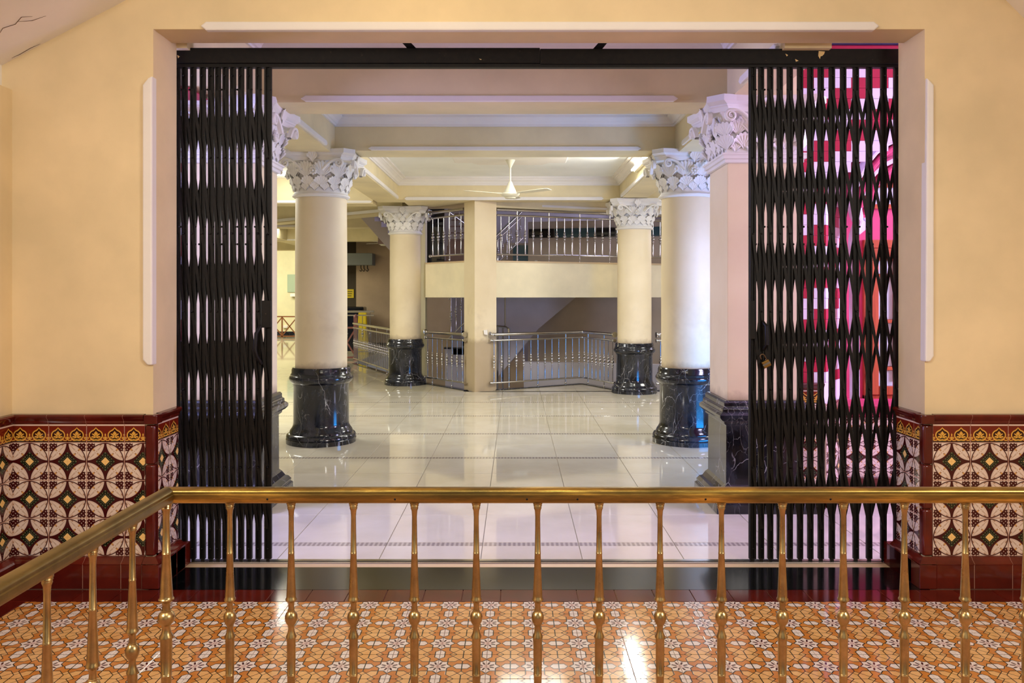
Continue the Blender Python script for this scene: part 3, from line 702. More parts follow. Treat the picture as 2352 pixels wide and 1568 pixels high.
def capital(par, cx, cy, zb, square):
    """capital 0.46 high from zb: ring, bell, rows of leaves, volutes, abacus"""
    mb = MB()
    if not square:
        mb.lathe([(0.272, zb-0.01), (0.292, zb), (0.302, zb+0.008), (0.302, zb+0.020), (0.290, zb+0.028), (0.282, zb+0.040), (0.278, zb+0.05), (0.284, zb+0.15), (0.300, zb+0.25), (0.335, zb+0.33), (0.36, zb+0.36), (0.0, zb+0.36)], 40, (cx, cy, 0))
    else:
        lv = [(0.268, -0.005), (0.285, 0.0), (0.285, 0.022), (0.300, 0.026), (0.300, 0.048), (0.310, 0.054), (0.310, 0.066), (0.272, 0.074), (0.274, 0.15), (0.285, 0.25), (0.315, 0.33), (0.335, 0.36)]
        vs = []; fs = []
        for h, dz in lv: vs += [(cx-h, cy-h, zb+dz), (cx+h, cy-h, zb+dz), (cx+h, cy+h, zb+dz), (cx-h, cy+h, zb+dz)]
        for k in range(len(lv)-1):
            for i in range(4): fs.append((k*4+i, k*4+(i+1) % 4, (k+1)*4+(i+1) % 4, (k+1)*4+i))
        fs.append(tuple(range((len(lv)-1)*4, len(lv)*4))); mb.add(vs, fs)
    cap = mb.build('capital', CAPW, par, not square)
    mb = MB(); abacus(mb, cx, cy, zb+0.352); mb.build('abacus', CAPW, cap)
    def put(name, me, ang, rad, z, tilt=0.0, dx=0.0):
        nx, ny = math.sin(ang), -math.cos(ang)
        loc = (cx + nx*rad + math.cos(ang)*dx, cy + ny*rad + math.sin(ang)*dx, z)
        place(name, me, cap, loc, rot=(Matrix.Rotation(ang, 3, 'Z') @ Matrix.Rotation(tilt, 3, 'X')).to_euler())
    if not square:
        for k in range(18): put('small_leaf', L_SML, 2*PI*k/18, 0.284, zb+0.048, R(4))
        for k in range(14): put('acanthus_leaf', L_MID, 2*PI*(k+.5)/14, 0.284, zb+0.085, R(10))
        for k in range(12): put('shell_leaf', L_BIG, 2*PI*(k+.5)/12, 0.296, zb+0.172, R(14))
    else:
        for q in range(4):
            a = q*PI/2
            for dx in (-0.21, -0.105, 0, 0.105, 0.21): put('small_leaf', L_SML, a, 0.276, zb+0.075, R(3), dx)
            for dx in (-0.15, 0.0, 0.15): put('acanthus_leaf', L_MID, a, 0.276, zb+0.095, R(8), dx)
            for dx in (-0.10, 0.10): put('shell_leaf', L_BIG, a, 0.284, zb+0.185, R(10), dx)
            put('acanthus_leaf', L_MID, a+PI/4, 0.375, zb+0.085, R(8)); put('acanthus_leaf', L_MID, a+PI/4, 0.385, zb+0.175, R(16))
            for dx in (-0.20, 0.20): put('acanthus_leaf', L_MID, a, 0.285, zb+0.19, R(12), dx)
    for q in range(4):
        a = q*PI/2
        put('fleuron', L_FLR, a, 0.372, zb+0.325, R(6)); put('rosette', ROS, a, 0.352 if not square else 0.325, zb+0.245)
        for sg in (1, -1): put('volute', VOL[sg], a, 0.385, zb+0.352, 0.0, 0.275*sg)
    return cap
BASEP = [(.0,0),(.366,0),(.368,.045),(.360,.052),(.366,.062),(.362,.085),(.350,.100),(.334,.106),(.330,.122),(.322,.140),(.304,.165),(.294,.19),(.291,.22),(.289,.60),(.296,.615),(.298,.63),(.318,.648),(.330,.665),(.335,.685),(.330,.705),(.318,.715),(.320,.725),(.308,.740),(.308,.775),(.298,.80),(.0,.80)]
def column(loc, label, zs_=2.60, grp=None):
    x, y = loc; t = thing('column', label, 'column', (x, y, 0))
    MB().lathe(BASEP, 64, (x, y, 0)).build('base', MARB, t, True)['label'] = 'black veined marble base'
    MB().lathe([(0.271, 0.795), (0.273, 1.2), (0.272, 1.9), (0.268, zs_+0.01)], 64, (x, y, 0)).build('shaft', COLP, t, True)
    capital(t, x, y, zs_, False); return t
D1 = 8.67
column((PX(738, D1), D1), 'near left round cream column with acanthus capital, beside the left gate')
column((PX(1578, D1), D1), 'near right round column half behind the square pier, blue light on its marble base')
DL, DR = 14.27, 13.06
column((PX(931, DL), DL), 'far left round column standing between two steel railings', 2.63)
column((PX(1457, DR), DR), 'far right round column at the end of the bent steel railing', 2.62)
def rect_lathe(mb, cx, cy, hx, hy, prof):
    vs = []; fs = []
    for o, z in prof: vs += [(cx-hx-o, cy-hy-o, z), (cx+hx+o, cy-hy-o, z), (cx+hx+o, cy+hy+o, z), (cx-hx-o, cy+hy+o, z)]
    n = len(prof)
    for k in range(n-1):
        for i in range(4): fs.append((k*4+i, k*4+(i+1) % 4, (k+1)*4+(i+1) % 4, (k+1)*4+i))
    fs += [(3,2,1,0), tuple(range((n-1)*4, n*4))]; return mb.add(vs, fs)
def pier(x, y, label):
    t = thing('square_pier', label, 'pier', (x, y, 0))
    mb = MB(); rect_lathe(mb, x, y, 0.265, 0.265, [(.10,0),(.10,.07),(.085,.08),(.088,.10),(.070,.125),(.050,.135),(.030,.17),(.012,.19),(.010,.62),(.03,.635),(.03,.65),(.05,.66),(.068,.68),(.070,.70),(.058,.715),(.045,.72),(.045,.745),(.030,.755),(.030,.785),(.018,.80)])
    mb.build('base', MARB, t, False, 0.004)['label'] = 'black veined marble base'
    MB().box(x-.265, x+.265, y-.265, y+.265, 0.798, 2.53).build('shaft', COLP, t, False, 0.006)
    capital(t, x, y, 2.525, True); return t
pier(1.803, 6.145, 'square cream pier with marble base behind the right gate')
pier(-2.150, 6.145, 'square cream pier with marble base behind the left gate')

# ================================================================= FOLDING GATES
GY = 4.735
def gx(x): return PX(x, GY)
def gz(y): return PZ(y, GY)
t = thing('gate_track', 'black steel overhead gate track spanning the gateway', 'track', ((XL+XR)/2, GY, gz(134)))
mb = MB(); mb.box(gx(406), gx(1240), GY-.03, GY+.035, gz(148), gz(113)); mb.build('track_beam', IRON, t, False, 0.004)
mb = MB(); mb.box(gx(1240)+.001, gx(2063), GY-.03, GY+.035, gz(150), gz(115)); mb.build('track_beam', IRON, t, False, 0.004)
mb = MB(); mb.box(gx(406), gx(2063), GY-.018, GY+.022, gz(156), gz(148.5)); mb.build('guide_lip', IRON, t)
for x, dx in ((938, 6), (1362, -8)):
    mb = MB(); z_ = gz(113); xa = gx(x)
    mb.add([(xa, GY-.01, z_), (xa+.05, GY-.01, z_), (xa+.05, GY+.02, z_), (xa, GY+.02, z_), (xa-dx*.003, HY-.03, ZH+.002), (xa+.045-dx*.003, HY-.03, ZH+.002), (xa+.045-dx*.003, HY-.0, ZH+.002), (xa-dx*.003, HY-.0, ZH+.002)], [(0,3,2,1),(4,5,6,7),(0,1,5,4),(1,2,6,5),(2,3,7,6),(3,0,4,7)])
    mb.build('bracket', IRON, t)
for xs, ys, nn in (((1876, 1890, 1888, 1884, 1884, 1880, 1879, 1875), (121, 122, 128, 132, 132, 133, 139, 132), 0), ((1800, 1806, 1803), (127, 130, 133), 1), ((1822, 1830, 1824), (139, 143, 145), 2), ((412, 418, 414), (130, 133, 137), 3), ((1101, 1107, 1104), (138, 140, 141), 4)):
    mb = MB(); mb.prism([(gx(a), gz(b)) for a, b in zip(xs, ys)], GY-.032, GY-.029, 'y'); mb.build('chipped_spot', CHIP, t)
t = thing('floor_track', 'low steel floor rail for the folding gates', 'track', ((XL+XR)/2, GY, 0))
for a, b, zt in ((GY-.016, GY-.008, .006), (GY+.010, GY+.018, .006), (GY+.026, GY+.05, .003)):
    mb = MB(); mb.box(XL+.05, XR-.05, a, b, 0.0015, zt+0.002); mb.build('rail', STEEL, t)
def channel(mb, x, wd, z0, z1, dp=0.020):          # folded channel: a web with two flanges towards the camera
    e = wd*0.28
    mb.prism([(x-wd/2, GY-dp/2), (x-wd/2+e, GY-dp/2), (x-wd/2+e, GY), (x+wd/2-e, GY), (x+wd/2-e, GY-dp/2), (x+wd/2, GY-dp/2), (x+wd/2, GY+dp/2), (x-wd/2, GY+dp/2)], z0, z1, 'z')
ROWS = [207, 363, 537, 715, 893, 1072, 1215]
def gate(name_label, xs, ends):
    t = thing('folding_gate', name_label, 'gate', (gx((xs[0]+xs[-1])/2), GY, 0.01))
    for i, x in enumerate(xs):
        wd = (16 if (i in ends) else 12.5)/F*GY
        mb = MB(); channel(mb, gx(x), wd, 0.025, gz(155)); mb.build('picket', IRON, t)
        mb = MB(); mb.box(gx(x)-.010, gx(x)+.010, GY-.006, GY+.006, 0.0085, 0.03); mb.build('roller', IRON, t)
    for i in range(len(xs)-1):
        for k in range(len(ROWS)-1):
            j = lambda: random.uniform(-3, 3)
            a0, b0 = gz(ROWS[k]+j()), gz(ROWS[k+1]+j())
            mb = MB(); mb.bar((gx(xs[i]), GY-.012, a0), (gx(xs[i+1]), GY-.012, b0), 6.6/F*GY, .004); mb.build('lattice_bar', IRON, t)
            mb = MB(); mb.bar((gx(xs[i+1]), GY+.013, a0), (gx(xs[i]), GY+.013, b0), 6.6/F*GY, .004); mb.build('lattice_bar', IRON, t)
    mb = MB()
    for x in xs:
        for y in (175, 363, 537, 715, 893, 1072, 1258): mb.ball((gx(x), GY-.015, gz(y)), .0055, 8)
        for y in (207, 521, 561): mb.ball((gx(x)+random.choice((-1, 1))*.018, GY-.012, gz(y)), .006, 8)
    mb.build('rivets', IRON, t, True)['kind'] = 'stuff'
    return t
GL = [408, 424, 444, 466, 485, 501, 518, 535.5, 554, 573, 594, 616]
GRX = [1728, 1748, 1769, 1791, 1814, 1837.5, 1861, 1885, 1910.5, 1936.5, 1965.5, 1996, 2029, 2059]
gl = gate('left black collapsible lattice gate, folded tightly together', GL, (11,))
gr = gate('right black collapsible lattice gate, with a padlock on its edge', GRX, (0,))
mb = MB(); mb.tube([(gx(601), GY-.012, gz(748)), (gx(594), GY-.045, gz(765)), (gx(592), GY-.05, gz(800)), (gx(595), GY-.05, gz(815)), (gx(602), GY-.014, gz(835))], .011, 8); mb.build('pull_handle', IRON, gl, True)
mb = MB(); mb.box(gx(603), gx(624), GY-.02, GY-.011, gz(752), gz(690)); mb.build('lock_plate', IRON, gl, False, .002)
mb = MB(); mb.box(gx(1720), gx(1733), GY-.024, GY-.011, gz(778), gz(690)); mb.build('lock_plate', IRON, gr, False, .002)
mb = MB(); mb.tube([(gx(1750), GY-.012, gz(738)), (gx(1754), GY-.05, gz(748)), (gx(1755), GY-.052, gz(790)), (gx(1752), GY-.014, gz(802))], .010, 8); mb.build('pull_handle', IRON, gr, True)
mb = MB(); mb.tube([(gx(1722.5), GY-.012, gz(160)), (gx(1722.5), GY-.012, gz(1288))], .006, 6); mb.build('edge_bead', IRON, gr, True)
t = thing('padlock', 'small open brass padlock hanging on the right gate', 'padlock', (gx(1755), GY-.04, gz(834)))
Mx = Matrix.Translation((gx(1755), GY-.04, gz(834))) @ Matrix.Rotation(R(-27), 4, 'Y')
mb = MB(); mb.box(-.022, .022, -.011, .011, -.020, .020); mb.v = [tuple(Mx @ Vector(v)) for v in mb.v]; b = mb.build('lock_body', PADB, t, False, .004)
mb = MB(); mb.box(-.0225, .0225, -.0118, -.0108, -.004, .006); mb.v = [tuple(Mx @ Vector(v)) for v in mb.v]; mb.build('lock_band', STEEL, t)
mb = MB(); pts = [Mx @ Vector(p) for p in [(.013, 0, .018), (.013, 0, .045)] + [(.013*math.cos(a) - .0, 0, .047 + .014*math.sin(a)) for a in [PI*k/8 for k in range(0, 9)]] + [(-.013, 0, .036)]]
mb.tube(pts, .0035, 8); mb.build('shackle', PADS, t, True)

# ================================================================= BRASS RAILING IN FRONT
BY = 2.37
bx = lambda x: PX(x, BY); bz = lambda y: PZ(y, BY)
XC, XE, YE = bx(387), 2.06, 0.75
zr = bz(1138)
t = thing('brass_railing', 'aged brass railing with turned balusters across the foreground', 'railing', (XC, BY, 0))
def railprof(): # round underside with a narrower flat top band
    p = []
    for k in range(13):
        a = PI + PI*k/12; p.append((0.026*math.cos(a), -0.002 + 0.019*math.sin(a)))
    p += [(0.026, 0.008), (0.023, 0.010), (0.0225, 0.013), (0.023, 0.015)]
    for k in range(1, 8):
        a = PI*k/8; p.append((0.023*math.cos(a), 0.015 + 0.010*math.sin(a)))
    p += [(-0.023, 0.015), (-0.0225, 0.013), (-0.023, 0.010), (-0.026, 0.008)]
    return p
prof = railprof()
def sweep(mb, prof, stations):
    """stations: (origin, lateral direction) ; the profile's first axis lies along lateral, its second along z"""
    n = len(prof); vs = []; fs = []
    for o, lat in stations:
        for a, b in prof: vs.append(Vector(o) + Vector(lat)*a + Vector((0,0,b)))
    for i in range(len(stations)-1):
        for k in range(n):
            l = (k+1) % n; fs.append((i*n+k, i*n+l, (i+1)*n+l, (i+1)*n+k))
    fs += [tuple(range(n)), tuple(range(len(stations)*n-1, (len(stations)-1)*n-1, -1))]
    mb.add(vs, fs)
mb = MB(); sweep(mb, prof, [((XC, BY, zr), (-1, 1, 0))] + [((XC+(XE-XC)*k/6, BY, zr), (0, 1, 0)) for k in range(1, 7)]); mb.build('handrail', RAILB, t, True)
mb = MB(); sweep(mb, prof, [((XC, YE, zr), (-1, 0, 0)), ((XC, (YE+BY)/2, zr), (-1, 0, 0)), ((XC, BY, zr), (-1, 1, 0))]); mb.build('handrail', RAILD, t, True)['label'] = 'duller handrail running towards the viewer'
def z_of(y): return bz(y)
BALP = [(.0, z_of(1153)), (.0135, z_of(1153)), (.0135, z_of(1157)), (.0115, z_of(1158)), (.0125, z_of(1161)), (.0105, z_of(1163)), (.0115, z_of(1166)), (.0085, z_of(1172)), (.0073, z_of(1185)), (.0076, z_of(1215)), (.0086, z_of(1267)), (.0094, z_of(1268)), (.0086, z_of(1269)), (.0094, z_of(1270.5)), (.0088, z_of(1272)), (.0120, z_of(1335)), (.0138, z_of(1366)), (.0140, z_of(1371)), (.0165, z_of(1374)), (.0165, z_of(1377)), (.0135, z_of(1379)), (.0090, z_of(1384)), (.0082, z_of(1392)), (.0092, z_of(1400)), (.0110, z_of(1401)), (.0105, z_of(1403)), (.0150, z_of(1407)), (.0178, z_of(1413)), (.0182, z_of(1418)), (.0172, z_of(1424)), (.0140, z_of(1430)), (.0105, z_of(1434)), (.0092, z_of(1436)), (.0088, z_of(1444)), (.0108, z_of(1453)), (.0150, z_of(1460)), (.0152, z_of(1463)), (.0128, z_of(1464)), (.0128, z_of(1500)), (.0118, z_of(1545)), (.0126, z_of(1546)), (.0118, z_of(1547.5)), (.0126, z_of(1549)), (.0116, z_of(1551)), (.0095, .30), (.0085, .12), (.011, .10), (.016, .06), (.018, .02), (.020, .0), (.0, .0)]
mb = MB(); mb.lathe(list(reversed(BALP)), 18); BALM = mb.mesh('baluster', BRASS, True)
for x in (528, 669, 812, 952, 1094, 1235, 1376, 1516, 1657, 1797, 1937, 2077, 2217, 2357, 2497, 2637): place('baluster', BALM, t, (bx(x), BY, 0))
for x in (304, 213, 108): place('baluster', BALM, t, (XC, XC*F/(x-CX), 0))
for y in (1.56, 1.36, 1.16, 0.96): place('baluster', BALM, t, (XC, y, 0))
NEWP = [(r*(1.32 if z > .5 else 1.25), z) for r, z in BALP]
mb = MB(); mb.lathe(list(reversed(NEWP)), 20, (bx(382), BY, 0)); mb.build('newel_post', BRASS, t, True)
mb = MB()
for x in (620, 910, 1210, 1325, 1616, 1900): mb.ball((bx(x), BY-.0235, bz(1141)), .004, 8)
mb.build('rail_screws', IRON, t, True)['kind'] = 'stuff'

# ================================================================= STEEL RAILINGS
SB = [(.0, .0), (.009, .0), (.009, .20), (.0095, .30)]
z = .33
sb = [(.0, 0), (.010, 0), (.0095, .22)]
for zc, r_ in ((.24, .014), (.275, .020), (.325, .028), (.375, .020), (.41, .014)):
    for k in range(7):
        a = PI*k/6; sb.append((max(.008, r_*math.sin(a)), zc - r_*0.95*math.cos(a)))
sb += [(.0075, .43), (.0072, .66), (.0, .66)]
mb = MB(); mb.lathe(sb, 10); SBM = mb.mesh('baluster', STEEL, True)                # 0.66 high
def steel_rail(label, path, zf, spacing=0.143, flange=(True, True), post_every=4, skip=0.06, htop=0.92, slope=None):
    """path: plan points; zf: floor height under it (a number or one per point)"""
    n = len(path); zf = zf if isinstance(zf, (list, tuple)) else [zf]*n
    pts = [Vector((p[0], p[1], zz)) for p, zz in zip(path, zf)]
    t = thing('steel_railing', label, 'railing', tuple(pts[0]))
    up = lambda h: [p + Vector((0,0,h)) for p in pts]
    for nm, h, r_ in (('top_rail', htop, .027), ('middle_rail', htop-.095, .017), ('bottom_rail', .13, .015)):
        mb = MB(); mb.tube(up(h), r_, 10); mb.build(nm, STEEL, t, True)
        for e, f in ((0, flange[0]), (-1, flange[1])):
            if f:
                p = up(h)[e]; q = up(h)[1 if e == 0 else -2]; d = (q-p).normalized()
                mb = MB(); mb.tube([p - d*0.006, p + d*0.004, p + d*0.012], [r_*1.8, r_*1.8, r_*1.3], 14); mb.ball(tuple(p + d*0.05), r_*1.35, 12); mb.build('wall_flange', STEEL, t, True)
    hb = (htop-.095-.13)/0.66; cnt = 0
    for a, b in zip(pts[:-1], pts[1:]):
        L = (b-a).length; k = max(1, round((L - 0.02)/spacing))
        for i in range(k):
            p = a + (b-a)*((i+.5)/k)
            if cnt % post_every == 2:
                mb = MB(); mb.tube([p + Vector((0,0,.014)), p + Vector((0,0,htop))], .011, 10); mb.ball(tuple(p + Vector((0,0,.05))), .018, 8); mb.build('post', STEEL, t, True)
            place('baluster', SBM, t, p + Vector((0,0,.13)), scale=(1, 1, hb)); cnt += 1
    for p in pts[1:-1]:
        mb = MB(); mb.ball(tuple(p + Vector((0,0,htop))), .034, 12); mb.ball(tuple(p + Vector((0,0,htop-.095))), .024, 12); mb.build('rail_joint', STEEL, t, True)
    return t
fl, fr_ = Vector((PX(931, DL), DL)), Vector((PX(1457, DR), DR))
steel_rail('steel floor railing between the far left column and the angled pillar', [(PX(1068, 13.28), 13.28), (fl.x+.36, fl.y-.06)], 0)
steel_rail('steel floor railing running back from behind the far left column', [(PX(893, 15.6)+0.1, 15.3), (PX(812, 18.5), 18.5)], 0, flange=(False, False), post_every=6)
steel_rail('bent steel floor railing from the angled pillar to the far right column', [(PX(1126, 13.25), 13.2), (PX(1337, 14.25), 14.2), (fr_.x-.30, fr_.y+.14)], 0)
steel_rail('short steel floor railing right of the far right column', [(fr_.x+.37, fr_.y+.08), (3.4, 13.35)], 0)
steel_rail('steel landing railing above the left of the angled pillar', [(PX(1066, 13.45), 13.45), (PX(988, 14.15), 14.15)], 2.115, flange=(False, True), htop=.88, post_every=5)
steel_rail('steel landing railing above the right of the angled pillar', [(PX(1141, 13.5), 13.5), (PX(1540, 14.7), 14.7)], 2.115, flange=(False, False), htop=.88)

# ================================================================= ANGLED PILLAR, LANDING, STAIRS
c0 = Vector((PX(1090, 13.05), 13.08)); cl = Vector((PX(1065, 13.3), 13.42)); cr = Vector((PX(1140, 13.28), 13.33))
d = cl + (cr - c0)
mb = MB(); mb.prism([tuple(c0), tuple(cr), tuple(d), tuple(cl)], 0.0, 3.098, 'z')
t = thing('angled_pillar', 'plain cream square pillar set at an angle in the middle of the landing', 'pillar', (c0.x, c0.y+.2, 0))
mb.build('pillar_body', COLP, t)
mb = MB(); mb.add([], []); q = PX(1115, 13.2)
mb.prism([(PX(1111, 13.2), PZ(758, 13.2)), (PX(1119, 13.2), PZ(757, 13.2)), (PX(1120, 13.2), PZ(769, 13.2)), (PX(1112, 13.2), PZ(767, 13.2))], 13.15, 13.235, 'y'); mb.build('paper_patch', WHITE_P, t)
def wallseg(mb, a, b, th, z0, z1):
    a, b = Vector(a), Vector(b); dd = (b-a).normalized(); n = Vector((-dd.y, dd.x))*th
    mb.prism([tuple(a), tuple(b), tuple(b+n), tuple(a+n)], z0, z1, 'z')
LA, LB = (PX(1138, 13.35), 13.36), (PX(1560, 14.75), 14.75)
LC, LD = (PX(1068, 13.4), 13.42), (PX(977, 14.25), 14.25)
mb = MB(); wallseg(mb, LA, LB, 0.18, PZ(683, 13.4), 2.11); struct('wall_landing_right', mb, HALLC, 'cream parapet of the stair landing right of the angled pillar')
mb = MB(); wallseg(mb, LD, LC, 0.18, PZ(683, 13.4), 2.11); struct('wall_landing_left', mb, HALLC, 'cream parapet of the stair landing left of the angled pillar')
mb = MB(); wallseg(mb, (LA[0]+.0, LA[1]-.012), (LB[0], LB[1]-.012), 0.2, 2.11, 2.135); wallseg(mb, (LD[0], LD[1]-.012), (LC[0], LC[1]-.012), 0.2, 2.11, 2.135); struct('trim_16', mb, CREAMST, 'thin stone coping on the landing parapets')
mb = MB(); mb.box(PX(965, 14.35), PX(977.5, 14.35), 14.30, 14.6, 0, 3.45); struct('wall_pilaster', mb, PALEY, 'narrow pale strip of wall right of the far left column')
mb = MB(); wallseg(mb, (PX(1140, 13.4), 13.42), (PX(1600, 15.0), 15.0), 0.35, 3.02, 3.6); struct('beam.010', mb, BEAMC, 'slanting beam above the right landing railing')
mb = MB(); a_, b_ = Vector((PX(1196, 13.6), 13.6)), Vector((PX(1430, 14.35), 14.35)); wallseg(mb, a_, b_, 0.03, 3.06, 3.10); struct('trim_17', mb, WHITE_P, 'white bar on the slanting beam above the landing', 0.004)
mb = MB(); mb.box(PX(940, 14), PX(1090, 13.6), 13.42, 14.4, 3.10, 3.6); struct('beam.011', mb, BEAMC, 'beam end above the left landing railing')
mb = MB(); mb.prism([(LD[0], LD[1]+.19), (LC[0], LC[1]+.19), (LA[0], LA[1]+.2), (LB[0], LB[1]+.2), (LB[0], 15.7), (LD[0], 15.7)], 1.95, 2.05, 'z'); struct('floor.003', mb, TREAD, 'stone floor of the stair landing behind the parapets')
# the stair hall behind
SY = 17.6
mb = MB(); mb.box(PX(960, SY), 6.5, SY, SY+.2, -1.2, 5.6); struct('wall_stair_back', mb, LAVW, 'lavender grey back wall of the stair hall')
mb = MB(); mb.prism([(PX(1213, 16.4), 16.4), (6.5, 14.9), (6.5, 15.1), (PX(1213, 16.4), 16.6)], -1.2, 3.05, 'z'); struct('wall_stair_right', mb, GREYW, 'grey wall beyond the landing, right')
wA, wB = Vector((PX(1213, 16.4), 16.4)), Vector((6.5, 14.9))
def onw(x):                                        # the point of that wall seen at column x
    k = (x-CX)/F; s = (wA.x - k*wA.y)/(k*(wB.y-wA.y) - (wB.x-wA.x)); return wA + (wB-wA)*s
for nm, xa, xb, mt, lb in (('window', 1215, 1272, SMOKE, 'dark left pane of the high ribbon window'), ('window', 1274, 1368, TEAL, 'teal pane of the high ribbon window'), ('window', 1370, 1412, SMOKE, 'dark right pane of the high ribbon window'), ('window', 1414, 1640, TEAL, 'last teal pane of the ribbon window beyond the far right column')):
    a, b = onw(xa), onw(xb); mb = MB(); wallseg(mb, (a.x, a.y-.03), (b.x, b.y-.03), 0.02, 2.72, 2.90)
    o = mb.build('window_%d' % (1 + int(xa > 1220) + int(xa > 1300) + int(xa > 1400)), mt); tag(o, lb, None, None, 'structure')
a, b = onw(1228), onw(1234)
mb = MB(); wallseg(mb, (a.x, a.y-.012), (b.x, b.y-.012), .01, 2.18, 2.27); tag(mb.build('paper_notice', WHITE_P), 'small white paper notice on the grey wall below the ribbon window', 'notice', None, 'thing')
mb = MB(); mb.prism([(PX(1203, 15.3), 15.3), (3.6, 14.5), (3.6, 14.7), (PX(1203, 15.3), 15.5)], -1.2, 0.30, 'z'); struct('wall_parapet', mb, LAVW, 'low grey parapet behind the bent railing')
# flight rising behind the lower right opening, seen from the side
t = thing('staircase', 'lavender sided stair flight seen under the right landing', 'stairs', (1.0, 15.9, -1.2))
mb = MB(); mb.prism([(PX(1120, 15.9), PZ(900, 15.9)), (PX(1146, 15.9), PZ(862, 15.9)), (PX(1236, 15.9), PZ(755, 15.9)), (PX(1330, 15.9), PZ(676, 15.9)), (PX(1330, 15.9), 1.75), (PX(1120, 15.9), 1.75)], 15.85, 16.05, 'y'); mb.build('stair_side', LAVW, t)
mb = MB(); mb.prism([(PX(1205, 16.2), PZ(800, 16.2)), (PX(1145, 16.2), PZ(860, 16.2)), (PX(1145, 16.2), -1.2), (PX(1205, 16.2), -1.2)], 16.15, 16.3, 'y'); mb.build('under_stair_panel', BROWNW, t)
t = thing('stair_handrail', 'thin steel stair rail with curved end inside the right lower opening', 'handrail', (PX(1160, 15.2), 15.2, -.6))
mb = MB(); mb.tube([(PX(1130, 15.2), 15.2, PZ(748, 15.2)), (PX(1162, 15.2), 15.2, PZ(751, 15.2)), (PX(1168, 15.2), 15.2, PZ(755, 15.2)), (PX(1169, 15.2), 15.2, PZ(768, 15.2)), (PX(1169, 15.2), 15.2, -.6)], .022, 8); mb.build('rail_tube', STEEL, t, True)
for x in (1143, 1155):
    mb = MB(); mb.tube([(PX(x, 15.2), 15.2, -.6), (PX(x, 15.2), 15.2, PZ(750, 15.2))], .015, 8); mb.build('upright', STEEL, t, True)
mb = MB(); mb.tube([(PX(1160, 15.25), 15.25, PZ(752, 15.2)), (PX(1160, 15.25), 15.25, 1.7)], .016, 8); mb.build('tall_upright', STEEL, t, True)
# flight going up, seen end on in the upper left opening
t = thing('staircase', 'brown stepped stair flight seen above the left landing parapet', 'stairs', (PX(1050, 15.2), 15.2, 2.1))
for k in range(9):
    y0 = 15.0 + k*.26; z0 = 2.06 + k*.150
    mb = MB(); mb.box(PX(1021, 15.0), PX(1118, 15.0), y0, y0+.30, z0, z0+.125); mb.build('riser', RISER if k > 3 else TREAD, t)  # upper risers paler: light on the upper steps put into the colour
    mb = MB(); mb.box(PX(1021, 15.0), PX(1118, 15.0), y0-.02, y0+.30, z0+.126, z0+.150); mb.build('tread', TREAD, t)
mb = MB(); mb.box(PX(970, 14.9), PX(1021, 14.9), 14.85, 14.95, 2.05, 3.9); tag(mb.build('dark_glass_screen', SMOKE), 'tall black glass screen behind the left landing railing', 'screen', None, 'thing')
steel_rail('sloping steel stair railing high above the stepped flight', [(PX(1024, 16.0), 16.0), (PX(1085, 16.4), 16.4)], [3.12, 2.76], htop=.80, flange=(False, False), post_every=9)
steel_rail('sloping steel stair railing seen through the right landing railing', [(PX(1138, 15.4), 15.4), (PX(1200, 15.8), 15.8)], [2.02, 2.55], htop=.66, flange=(False, False), post_every=9)
mb = MB(); mb.box(PX(1150, 16.9), PX(1216, 16.9), 16.85, 17.0, 2.0, 2.65); struct('wall_stair_low', mb, GREYW)
mb = MB(); mb.box(PX(1178, 16.5), PX(1216, 16.5), 16.45, 16.5, 2.0, 2.58); tag(mb.build('glass_screen', TEAL), 'greenish glass panel behind the left end of the right landing railing', 'screen', None, 'thing')
# lower left opening: wall, steps with railing going up to the right
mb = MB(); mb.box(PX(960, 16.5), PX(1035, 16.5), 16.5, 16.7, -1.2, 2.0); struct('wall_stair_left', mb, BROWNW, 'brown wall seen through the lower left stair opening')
t = thing('staircase', 'pale steps climbing to the right in the lower left stair opening', 'stairs', (PX(1050, 15.6), 15.6, -1.2))
for k in range(4):
    x0 = PX(1022, 15.6) + k*.16; z0 = .56 + k*.16
    mb = MB(); mb.box(x0, min(x0+.50, PX(1092, 15.6)), 15.6, 15.84, z0-.30, z0-.03); mb.build('step', LAVW, t)
    mb = MB(); mb.box(x0-.02, min(x0+.50, PX(1092, 15.6)), 15.58, 15.84, z0-.029, z0); mb.build('tread', MARB, t)
mb = MB(); mb.prism([(PX(1022, 15.6)-.0, .26), (PX(1092, 15.7), .82), (PX(1092, 15.7), -1.2), (PX(1022, 15.6), -1.2)], 15.65, 15.84, 'y'); mb.build('stair_mass', LAVW, t)
steel_rail('steel stair railing climbing in the lower left stair opening', [(PX(1030, 15.5), 15.5), (PX(1100, 15.5), 15.5)], [.60, 1.18], htop=.98, flange=(False, False), post_every=9)
# pinkish flight end left of the far left column
t = thing('staircase', 'pinkish underside of a stair flight left of the far left column', 'stairs', (PX(900, 17), 17, 2.0))
mb = MB(); g_ = lambda x, y: (PX(x, 17.0), PZ(y, 17.0))
mb.prism([g_(836, 503), g_(868, 496), g_(868, 512), g_(883, 512), g_(883, 525), g_(898, 525), g_(898, 540), g_(914, 540), g_(914, 556), g_(930, 556), g_(930, 572), g_(1000, 572), g_(1000, 640), g_(945, 626)], 16.6, 17.61, 'y'); mb.build('stringer', RISER, t)
mb = MB(); mb.box(PX(868, 17.4), PX(940, 17.4), 17.41, 17.5, PZ(560, 17.4), PZ(485, 17.4)); mb.build('dark_side', TREAD, t)

